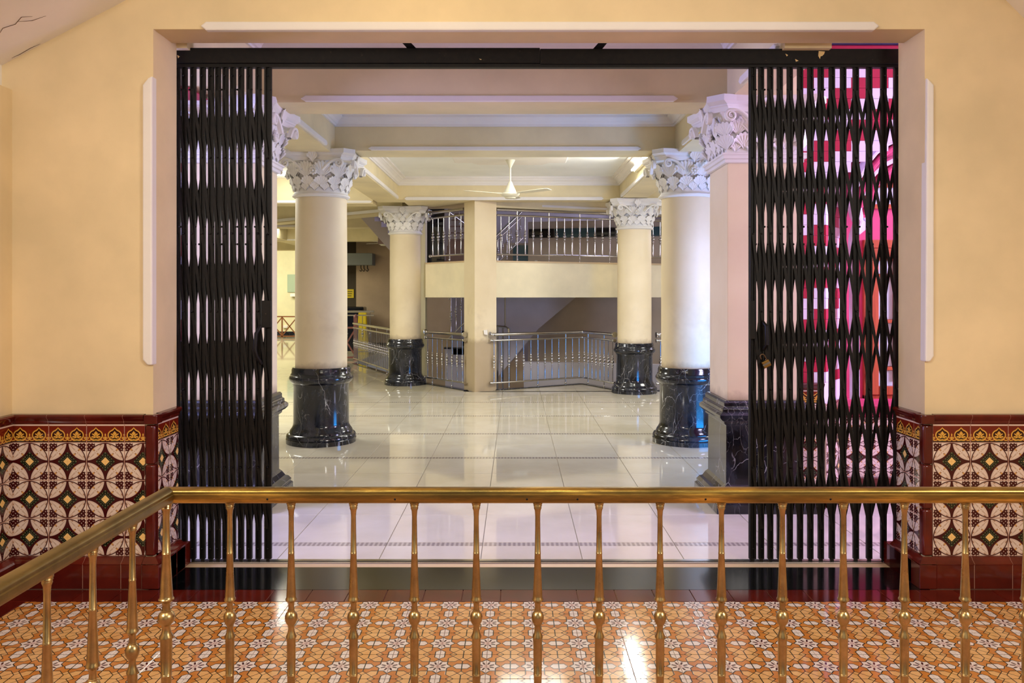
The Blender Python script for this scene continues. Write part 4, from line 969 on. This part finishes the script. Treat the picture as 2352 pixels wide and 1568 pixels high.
# ================================================================= LEFT PART OF THE HALL
mb = MB(); mb.box(-16, XBL-.41, 4.7, 31.4, ZC, ZC+.1); struct('ceiling.006', mb, CEIL, 'white ceiling over the left part of the hall')
mb = MB(); mb.box(XBR+.41, 8, 4.7, 31.4, ZC, ZC+.1); struct('ceiling.007', mb, CEIL)
mb = MB(); mb.box(XBL-.41, XBR+.41, 13.4, 14.4, ZC, ZC+.1); struct('ceiling.008', mb, CEIL)
for k, y in enumerate((13.05, 17.6, 22.0, 26.5)): beam('beam.0%d' % (12+k), -16, -2.3 if k == 0 else -2.6, y, y+.4, 3.04, 'cross beam of the left hall, number %d from the gates' % (k+1))
for k, x in enumerate((-6.6, -10.6)): beam('beam.0%d' % (17+k), x, x+.4, 6.3, 31, 3.06, ('lengthwise beam in the left hall' if k == 0 else None))
mb = MB(); wallseg(mb, (-6.4, 17.7), (-2.0, 14.3), .35, 3.04, 3.55); struct('beam.019', mb, BEAMC, 'slanting beam from the far left column into the left hall')
mb = MB(); wallseg(mb, (-6.3, 17.6), (-2.05, 14.24), .03, 3.06, 3.11); struct('trim_18', mb, WHITE_P)
bar_y('trim_19', -8.0, PX(855, 13.03), 13.05, 3.05, 3.09, 'white bar on the first cross beam of the left hall')
bar_y('trim_20', -9.0, -4.6, 17.6, 3.05, 3.09, None); bar_y('trim_21', -9.0, -4.6, 22.0, 3.05, 3.09, None)
FW = 31.0
mb = MB(); mb.box(-16, -3, FW, FW+.2, 0, 3.5); struct('wall_back', mb, PALEY, 'pale yellow far wall of the left hall')
mb = MB(); mb.box(-16, -6.4, FW-.03, FW, 0, .18); struct('baseboard_back', mb, MARB, 'black skirting of the far yellow wall')
mb = MB(); mb.box(-16.2, -16, 4.7, 31, 0, 3.5); struct('wall_hall_left', mb, PALEY)
mb = MB(); mb.box(8, 8.2, 4.7, 31, 0, 5.6); struct('wall_hall_right', mb, CREAM)
BW_ = 23.0
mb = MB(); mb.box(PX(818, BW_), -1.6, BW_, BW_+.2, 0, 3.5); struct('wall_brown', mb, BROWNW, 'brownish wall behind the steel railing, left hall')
mb = MB(); mb.box(PX(818, BW_), -1.6, BW_-.03, BW_, 0, .22); struct('baseboard_brown', mb, MARB, 'black skirting of the brownish wall')
mb = MB(); mb.box(PX(715, 23.3), PX(817, BW_), BW_+.35, BW_+.45, 0, 3.3); tag(mb.build('roller_shutter', OLIVE), 'dark olive roller shutter in the left hall', 'shutter', None, 'thing')
mb = MB(); mb.box(PX(715, 22.7), PX(858, 22.7), 22.5, 22.99, PZ(609, 22.7), PZ(582, 22.7)); tag(mb.build('shutter_box', SHUT, None, False, .01), 'long grey shutter housing under the ceiling, left hall', 'housing', None, 'thing')
t = thing('hanging_hooks', 'cluster of small dark hooks below the grey shutter housing', 'hooks', (PX(836, 22.7), 22.6, PZ(612, 22.7)))
for k, x in enumerate((829, 836, 844)):
    mb = MB(); xx = PX(x, 22.6); z0 = PZ(609, 22.6); mb.tube([(xx, 22.6, z0), (xx, 22.6, z0-.08), (xx+.03, 22.6, z0-.13), (xx, 22.6, z0-.17), (xx-.035, 22.6, z0-.14)], .012, 6); mb.build('hook', IRON, t, True)
t = thing('poster', 'yellow poster on the dark olive shutter', 'poster', (PX(805, 23.3), 23.3, PZ(674, 23.3)))
mb = MB(); mb.box(PX(795, 23.3), PX(812, 23.3), 23.33, 23.35, PZ(684, 23.3), PZ(664, 23.3)); mb.build('sheet', YELL, t)
for k in range(3):
    mb = MB(); mb.box(PX(798, 23.3), PX(809-k, 23.3), 23.325, 23.331, PZ(670+k*5, 23.3), PZ(668.6+k*5, 23.3)); mb.build('print_line', OLIVE, t)
mb = MB(); mb.box(PX(659, 30.9), PX(700, 30.9), 30.94, 31.0, PZ(671, 30.9), PZ(630, 30.9)); tag(mb.build('notice_board', BOARD, None, False, .01), 'pale green notice board on the far yellow wall', 'board', None, 'thing')
mb = MB(); mb.box(PX(667, 30.8), PX(692, 30.8), 30.75, 31.0, PZ(681, 30.8), PZ(674, 30.8)); tag(mb.build('wall_shelf', WHITE_P, None, False, .01), 'small white shelf under the green notice board', 'shelf', None, 'thing')
mb = MB(); mb.box(PX(650, 30.9), PX(660, 30.9), 30.9, 31.0, PZ(753, 30.9), PZ(747, 30.9)); tag(mb.build('wall_socket', WHITE_P, None, False, .01), 'white socket box low on the far yellow wall', 'socket', None, 'thing')
def barrier(label, x0, x1, n, y, zt, mat):
    t = thing('barrier', label, 'barrier', ((x0+x1)/2, y, 0)); wdt = (x1-x0)/n; r_ = .022
    for nm, zz in (('top_rail', zt), ('bottom_rail', .06)):
        mb = MB(); mb.box(x0, x1, y-r_, y+r_, zz-r_, zz+r_); mb.build(nm, mat, t)
    for k in range(n+1):
        mb = MB(); mb.box(x0+k*wdt-r_, x0+k*wdt+r_, y-r_, y+r_, 0, zt); mb.build('post', mat, t)
    for k in range(n):
        for s in (0, 1):
            mb = MB(); a = (x0+(k+s)*wdt, y, .08); b = (x0+(k+1-s)*wdt, y, zt-.02); mb.bar(a, b, .035, .03); mb.build('brace', mat, t)
    return t
xb0 = PX(648, 29.8); barrier('rust brown lattice barrier in front of the far yellow wall', xb0-1.1, xb0+1.1, 4, 29.8, .78, BROWNP)
t = barrier('dusty pink lattice barrier beside the yellow floor sign', PX(795, 19.6)-.6, PX(817, 19.6), 2, 19.6, .78, PINKP)
mb = MB(); xx = PX(817, 19.55); mb.box(xx-.045, xx+.045, 19.5, 19.6, 0, 1.02); mb.lathe([(.0, 1.02), (.05, 1.02), (.055, 1.05), (.035, 1.09), (.0, 1.11)], 12, (xx, 19.55, 0)); mb.build('end_post', PINKP, t)
t = thing('floor_sign', 'yellow folding caution sign behind the steel railing', 'sign', (PX(832, 21.6), 21.6, 0))
for s in (-1, 1):
    mb = MB(); mb.add([(PX(821, 21.6), 21.6+s*.25, 0), (PX(843, 21.6), 21.6+s*.25, 0), (PX(841, 21.6), 21.6+s*.03, 1.12), (PX(824, 21.6), 21.6+s*.03, 1.12)] + [(PX(821, 21.6), 21.6+s*.25+.02, 0), (PX(843, 21.6), 21.6+s*.25+.02, 0), (PX(841, 21.6), 21.6+s*.03+.02, 1.12), (PX(824, 21.6), 21.6+s*.03+.02, 1.12)], [(0,1,2,3),(7,6,5,4),(0,4,5,1),(1,5,6,2),(2,6,7,3),(3,7,4,0)]); mb.build('board', YELL, t)
mb = MB(); mb.box(PX(795, 22.4), PX(838, 22.4), 22.2, 22.7, 0, PZ(704, 22.4)); tag(mb.build('dark_cabinet', SMOKE, None, False, .04), 'black rounded cabinet standing before the olive shutter', 'cabinet', None, 'thing')
steel_rail('distant steel railing end in front of the yellow sign', [(PX(780, 20.6)-.3, 20.6), (PX(859, 20.6), 20.6)], 0, flange=(False, False), spacing=.2, post_every=3, htop=1.15)

# ================================================================= CEILING FANS AND LAMPS
def fan(label, x, y, zh, ang, zc=ZC, sc=1.0):
    t = thing('ceiling_fan', label, 'fan', (x, y, zc))
    mb = MB(); mb.lathe([(.0, zc), (.075, zc), (.07, zc-.03), (.03, zc-.11), (.014, zc-.14), (.0, zc-.14)], 20, (x, y, 0)); mb.build('canopy', FANW, t, True)
    mb = MB(); mb.tube([(x, y, zc-.13), (x, y, zh+.13)], .012, 12); mb.build('rod', FANW, t, True)
    mb = MB(); mb.lathe([(.0, zh+.15), (.016, zh+.15), (.03, zh+.13), (.055, zh+.07), (.078, zh+.02), (.083, zh), (.0, zh)], 24, (x, y, 0)); mb.build('motor_cover', FANW, t, True)
    mb = MB(); mb.lathe([(.0, zh-.004), (.10, zh-.004), (.128, zh-.015), (.130, zh-.03), (.112, zh-.055), (.082, zh-.068), (.078, zh-.066), (.07, zh-.085), (.0, zh-.092)], 28, (x, y, 0)); mb.build('motor_housing', FANW, t, True)
    for k in range(3):
        a = ang + k*2*PI/3; dx, dy = math.cos(a), math.sin(a); nx, ny = -dy, dx
        vs = []
        for r_, hw, dz in ((.10, .02, -.018), (.20, .025, -.02), (.24, .055, -.02), (.62, .065, -.012), (.66, .05, -.012)):
            for s, tt in ((-1, .006), (1, -.006)): vs += [(x+dx*r_+nx*hw*s, y+dy*r_+ny*hw*s, zh+dz+tt), (x+dx*r_+nx*hw*s, y+dy*r_+ny*hw*s, zh+dz+tt+.004)]
        fs = []
        for i in range(4):
            b_ = i*4; e = b_+4; fs += [(b_, b_+2, e+2, e), (b_+1, e+1, e+3, b_+3), (b_, e, e+1, b_+1), (b_+2, b_+3, e+3, e+2)]
        fs += [(0,1,3,2), (16,18,19,17)]
        mb = MB(); mb.add(vs, fs); mb.build('blade', FANW, t)
    return t
fan('ivory ceiling fan hanging in the middle of the third bay', PX(1172, 11.1), 11.1, 2.975, R(82))
fan('small distant ceiling fan beside the pinkish stair flight', PX(881, 20.0), 20.0, PZ(556, 20.0), R(15))
mb = MB()
x, y = PX(1172, 11.1), 11.1
mb.prism([(x + sx*a, y + sy*b) for sx, sy, pts in ((1,-1,((.78,.25),(.55,.25),(.45,.42),(.16,.42))), (-1,-1,((.16,.42),(.45,.42),(.55,.25),(.78,.25))), (-1,1,((.78,.25),(.55,.25),(.45,.42),(.16,.42))), (1,1,((.16,.42),(.45,.42),(.55,.25),(.78,.25)))) for a, b in pts][::1], ZC-.035, ZC+.001, 'z')
struct('trim_22', mb, WHITE_P, 'moulded ceiling panel around the fan mount', 0.01)
t = thing('ceiling_lamp', 'round glowing ceiling lamp seen left of the near left column', 'lamp', (PX(645, 13.2), 12.6, 3.4))
lx, ly = PX(646, 12.6), 12.6
lz = PZ(394, 12.6)
mb = MB(); mb.lathe([(.0, ZC), (.05, ZC), (.05, lz+.06), (.14, lz+.05), (.15, lz+.03), (.0, lz+.03)], 24, (lx, ly, 0)); mb.build('fitting', FANW, t, True)
mb = MB(); mb.lathe([(.0, lz+.029), (.14, lz+.029), (.13, lz-.02), (.08, lz-.045), (.0, lz-.05)], 24, (lx, ly, 0)); mb.build('globe', GLOW, t, True)
l = bpy.data.lights.new('globe_light', 'POINT'); l.energy = 5; l.color = (1, .97, .85); l.shadow_soft_size = .12
o = bpy.data.objects.new('globe_light', l); C.objects.link(o); o.location = (lx, ly, lz-.2)
t = thing('tube_lamp', 'bright tube lamp on the right lengthwise beam above the far right column', 'lamp', (XBR-.06, 10.5, 3.30))
mb = MB(); mb.box(XBR-.05, XBR, 9.9, 11.1, 3.25, 3.30); mb.build('fitting', FANW, t)
mb = MB(); mb.tube([(XBR-.075, 9.93, 3.275), (XBR-.075, 11.07, 3.275)], .016, 10); mb.build('tube', GLOW, t, True)
area('tube_light', (XBR-.12, 10.5, 3.275), (0, 10.5, 2.2), 1.1, 46, (1, .97, .86), .05)

# ================================================================= RED AND WHITE WALLS BESIDE THE FRONT BAY
BH = .0775
def brick_run(parent, org, rz, L, z0, z1, sh, skip=None, bw=.275, top=None):
    """running bond of painted bricks along a wall; the red and white bands step half a brick per course"""
    ux, uy = math.cos(rz), math.sin(rz); z = z0; row = round((z0 - .9)/BH)
    while z < z1 - .012:
        hh = min(BH, z1 - z); k0 = math.floor((org[0] - sh*row*bw/2)/bw)
        r = k0*bw + sh*row*bw/2 - org[0]; k = k0
        while r < L - .004:
            a, b = max(r, 0), min(r+bw, L)
            if b-a > .012 and not (skip and skip(org[0] + (a+b)/2, z + hh/2)):
                mb = MB(); mb.box(a, b-.002, -.012, .004, z+.001, z+hh-.0015)
                mb.v = [(org[0] + ux*v[0] - uy*v[1], org[1] + uy*v[0] + ux*v[1], v[2]) for v in mb.v]
                mb.build('brick', BRICKR if k % 2 else BRICKW, parent)
            r += bw; k += 1
        z += BH; row += 1
def brick_field(parent, x0, x1, y, z0, z1, sh, skip=None): brick_run(parent, (x0, y), 0, x1-x0, z0, z1, sh, skip)
BWY, AWY = 5.98, 6.34
xp0, xp1, xa1 = PX(1833, BWY), PX(1893, BWY), PX(1934, AWY)
zs_ = PZ(878, BWY)
acx, azb, arx = PX(2112, BWY), PZ(500, BWY), .53                 # arch centre, springing, half width
def in_arch(x, z):
    if x < xp1 - .01: return False
    if z < azb: return True
    return ((x-acx)/(acx-xp1+.02))**2 + ((z-azb)/(PZ(315, BWY)-azb))**2 < 1
mb = MB(); mb.box(2.07, xp1, BWY, BWY+.5, 0, 3.46)
n_ = 14; pts = [(xp1, azb)] + [(acx - (acx-xp1)*math.cos(PI/2*k/n_), azb + (PZ(318, BWY)-azb)*math.sin(PI/2*k/n_)) for k in range(1, n_+1)]
mb.prism(pts + [(5.4, pts[-1][1]), (5.4, 3.46), (xp1, 3.46)], BWY, BWY+.34, 'y')  # unseen run right of the arch, lengthened to block the bay light
bw_ = struct('wall_brick', mb, BRICKW, 'red and white painted brick wall with trefoil arch behind the right gate')
brick_field(bw_, xp0-.02, xp1, BWY, zs_, zs_ + BH*math.ceil((2.32-zs_)/BH), 1)
brick_field(bw_, xp0-.02, 3.35, BWY, zs_ + BH*math.ceil((2.32-zs_)/BH), 3.36, 1, skip=in_arch)
mb = MB(); mb.prism([(xp1, BWY), (xa1, AWY), (xa1, AWY+.1), (xp1, AWY+.1)], 0, 3.0, 'z'); mb.build('splayed_return', BRICKW, bw_)
ang = math.atan2(AWY-BWY, xa1-xp1); Lr = math.hypot(AWY-BWY, xa1-xp1)
brick_run(bw_, (xp1, BWY), ang, Lr, zs_, 2.40, 1)
# pink niche wall with window
mb = MB(); mb.box(xa1, 5.4, AWY, AWY+.1, 0, 3.2); niche = struct('wall_niche', mb, PINK, 'pink niche wall behind the right gate')  # unseen right end lengthened as well to block that light
zl0, zl1 = PZ(962, AWY-.1), PZ(918, AWY-.1)
mb = MB(); mb.prism([(0, zl0), (-.03, zl0+.01), (-.04, zl0+.05), (-.10, zl0+.08), (-.12, zl0+.10), (-.12, zl1), (0, zl1)], xa1-.06, 3.7, 'x')
mb.v = [(v[0], v[1]+AWY, v[2]) for v in mb.v]; mb.build('sill_ledge', PINK, niche)
def sweep_arch(name, path, wd, dp, y, mat, parent):
    mb = MB(); n = len(path); vs = []; fs = []
    for i, p in enumerate(path):
        a, b = path[max(0, i-1)], path[min(n-1, i+1)]; tx, tz = b[0]-a[0], b[1]-a[1]; l = math.hypot(tx, tz) or 1; nx, nz = -tz/l, tx/l
        for o, d_ in ((-1, 0), (-1, .5), (-.75, .8), (-.3, 1), (.3, 1), (.75, .8), (1, .5), (1, 0)): vs.append((p[0]+nx*o*wd/2, y - d_*dp, p[1]+nz*o*wd/2))
    for i in range(n-1):
        for k in range(8): fs.append((i*8+k, i*8+(k+1) % 8, (i+1)*8+(k+1) % 8, (i+1)*8+k))
    fs += [tuple(range(7, -1, -1)), tuple(range((n-1)*8, n*8))]
    mb.add(vs, fs); return mb.build(name, mat, parent, True)
ay = 6.16
q = lambda x, y: (PX(x, ay), PZ(y, ay))
outer = [q(1959, 916), q(1957, 640), q(1955, 560), (q(1957, 540)), q(1966, 512), q(1958, 495), q(1952, 470), q(1955, 440), q(1964, 410), q(1980, 380), q(2003, 352), q(2030, 332), q(2060, 318), q(2095, 308)]
sweep_arch('arch_moulding', outer, .050, .10, ay, BRICKW, bw_)
off1 = [(x+.060, z-.025) for x, z in outer[6:]]; sweep_arch('arch_moulding', off1, .050, .12, ay+.04, PINK, bw_)
mid = [q(1986, 500), q(1990, 520), q(1978, 505), q(1974, 480), q(1980, 450), q(1992, 420), q(2010, 395), q(2032, 376), q(2060, 362), q(2095, 352)]
sweep_arch('arch_moulding', mid, .055, .10, ay+.08, BRICKW, bw_)
in_ = [(x+.07, z-.03) for x, z in mid[3:]]; sweep_arch('arch_moulding', in_, .05, .10, ay+.10, PINK, bw_)
mb = MB(); mb.prism([q(1967, 500), q(1991, 520), q(1967, 540)], ay-.06, ay+.04, 'y'); mb.build('arch_cusp', BRICKW, bw_)
# window in the niche
wx = lambda x: PX(x, AWY); wz = lambda y: PZ(y, AWY)
t = thing('casement_window', 'orange wooden casement window with frosted panes in the pink niche', 'window', (wx(2060), AWY, wz(917)))
XE2 = wx(2150)
for nm, a, b, c_, d_, o_ in (('frame_top', wx(1981), XE2, wz(570), wz(551), .03), ('frame_stile', wx(1981), wx(1990), wz(916), wz(570.5), .03), ('sash_top', wx(1991), XE2, wz(598), wz(571), .045), ('sash_stile', wx(1991), wx(2013), wz(905), wz(598.5), .045), ('sash_stile', wx(2048), wx(2059), wz(870), wz(598.5), .045), ('sash_bottom', wx(2013.5), XE2, wz(905), wz(885.5), .045), ('frame_bottom', wx(1981), XE2, wz(917), wz(905.5), .03)):
    mb = MB(); mb.box(a, b, AWY-o_, AWY+.01, c_, d_); mb.build(nm, WOOD, t, False, .004)
for ya, yb in ((598.5, 630), (635, 733), (742, 840), (850, 885)):
    mb = MB(); mb.box(wx(2013.5), wx(2047.5), AWY-.02, AWY, wz(yb), wz(ya)); mb.build('pane', GLASS, t)
    mb = MB(); mb.box(wx(2059.5), wx(2100), AWY-.02, AWY, wz(yb), wz(ya)); mb.build('pane', GLASS, t)
for y_ in (632.5, 737.5, 845):
    mb = MB(); mb.box(wx(2013.5), wx(2100), AWY-.04, AWY-.021, wz(y_+4), wz(y_-4)); mb.build('glazing_bar', WOOD, t, False, .003)
for y_ in (740, 860):
    mb = MB(); mb.box(wx(1982), wx(1992), AWY-.055, AWY-.046, wz(y_+15), wz(y_-15)); mb.build('hinge', CRIM, t)
t = thing('transom_light', 'pale glass transom with orange frame above the casement window', 'window', (wx(2070), AWY, wz(470)))
mb = MB(); mb.box(wx(1996), XE2, AWY-.02, AWY, wz(470), wz(432)); mb.build('pane', GLASS, t)
mb = MB(); mb.box(wx(1996), XE2, AWY-.04, AWY-.001, wz(432), wz(422)); mb.build('frame_top', WOOD, t)
mb = MB(); mb.box(wx(1981), XE2, AWY-.04, AWY-.001, wz(480), wz(470)); mb.build('frame_bottom', WOOD, t)
# tiles under the niche and on the brick pier
def small_dado(parent, org, rz, L, ztop, rows, frieze):
    ux, uy = math.cos(rz), math.sin(rz); r = 0.0
    while r < L - .01:
        wdt = min(TS, L-r); key = ('sd', round(wdt, 4))
        def get(k_, fn):
            if (k_,)+key not in tcache: tcache[(k_,)+key] = fn()
            return tcache[(k_,)+key]
        p = lambda zz: (org[0]+ux*r, org[1]+uy*r, zz); zt = ztop
        if frieze:
            zt -= cap_h; place('cap_tile', get('c', lambda: ext_mesh('cap_tile', CAPP, wdt-.002, OXB)), parent, p(zt), rz)
            zt -= frz_h; place('frieze_tile', get('f', lambda: tile_mesh('frieze_tile', wdt-.0015, frz_h-.001, FRIEZE, u1=wdt/TS)), parent, p(zt), rz)
        for k in range(rows):
            zt -= TS; place('leaf_tile', get('l', lambda: tile_mesh('leaf_tile', wdt-.0015, TS-.0015, LEAFT, u1=wdt/TS)), parent, p(zt), rz)
        place('plinth_tile', get('p', lambda: tile_mesh('plinth_tile', wdt-.0025, .15, OXB, .052)), parent, p(.0005), rz)
        r += wdt
small_dado(bw_, (xp0-.02, BWY-.012), 0, xp1-xp0+.02, zs_, 4, True)
small_dado(bw_, (xp1, BWY-.012), ang, Lr, zs_-cap_h-frz_h, 4, False)
small_dado(niche, (xa1, AWY-.02), 0, 0.8133, zl0, 4, False)
mb = MB(); mb.box(xp0-.3, 3.7, BWY-.05, BWY, 3.40, 3.45); mb.build('navy_band', NAVY, bw_)
mb = MB(); mb.box(xp0-.3, 3.7, BWY-.03, BWY, 3.36, 3.398); mb.build('crimson_band', CRIM, bw_)
# left side: the same brick wall glimpsed beside the pier
lx0, lx1 = PX(398, BWY)-.25, PX(431, BWY)
mb = MB(); mb.box(lx0-3.0, lx1, BWY, BWY+.3, 0, 3.4); lw = struct('wall_brick_left', mb, BRICKW, 'red and white brick wall glimpsed through the left gate')  # unseen left end lengthened to keep lavender light off the hall columns
brick_field(lw, lx0, lx1, BWY, zs_, 2.95, -1)
small_dado(lw, (lx1-TS*2, BWY-.012), 0, TS*2, zs_, 4, True)
t = thing('awning', 'small dark crimson awning glimpsed through the top of the left gate', 'awning', (PX(415, 5.6), 5.6, 2.9))
g2_ = lambda x, y: (PX(x, 5.6), PZ(y, 5.6))
mb = MB(); mb.prism([g2_(380, 192), g2_(430, 194), g2_(436, 203), g2_(459, 216), g2_(459, 218), g2_(380, 218)], 5.5, 5.9, 'y'); mb.build('awning_cover', CRIM, t)
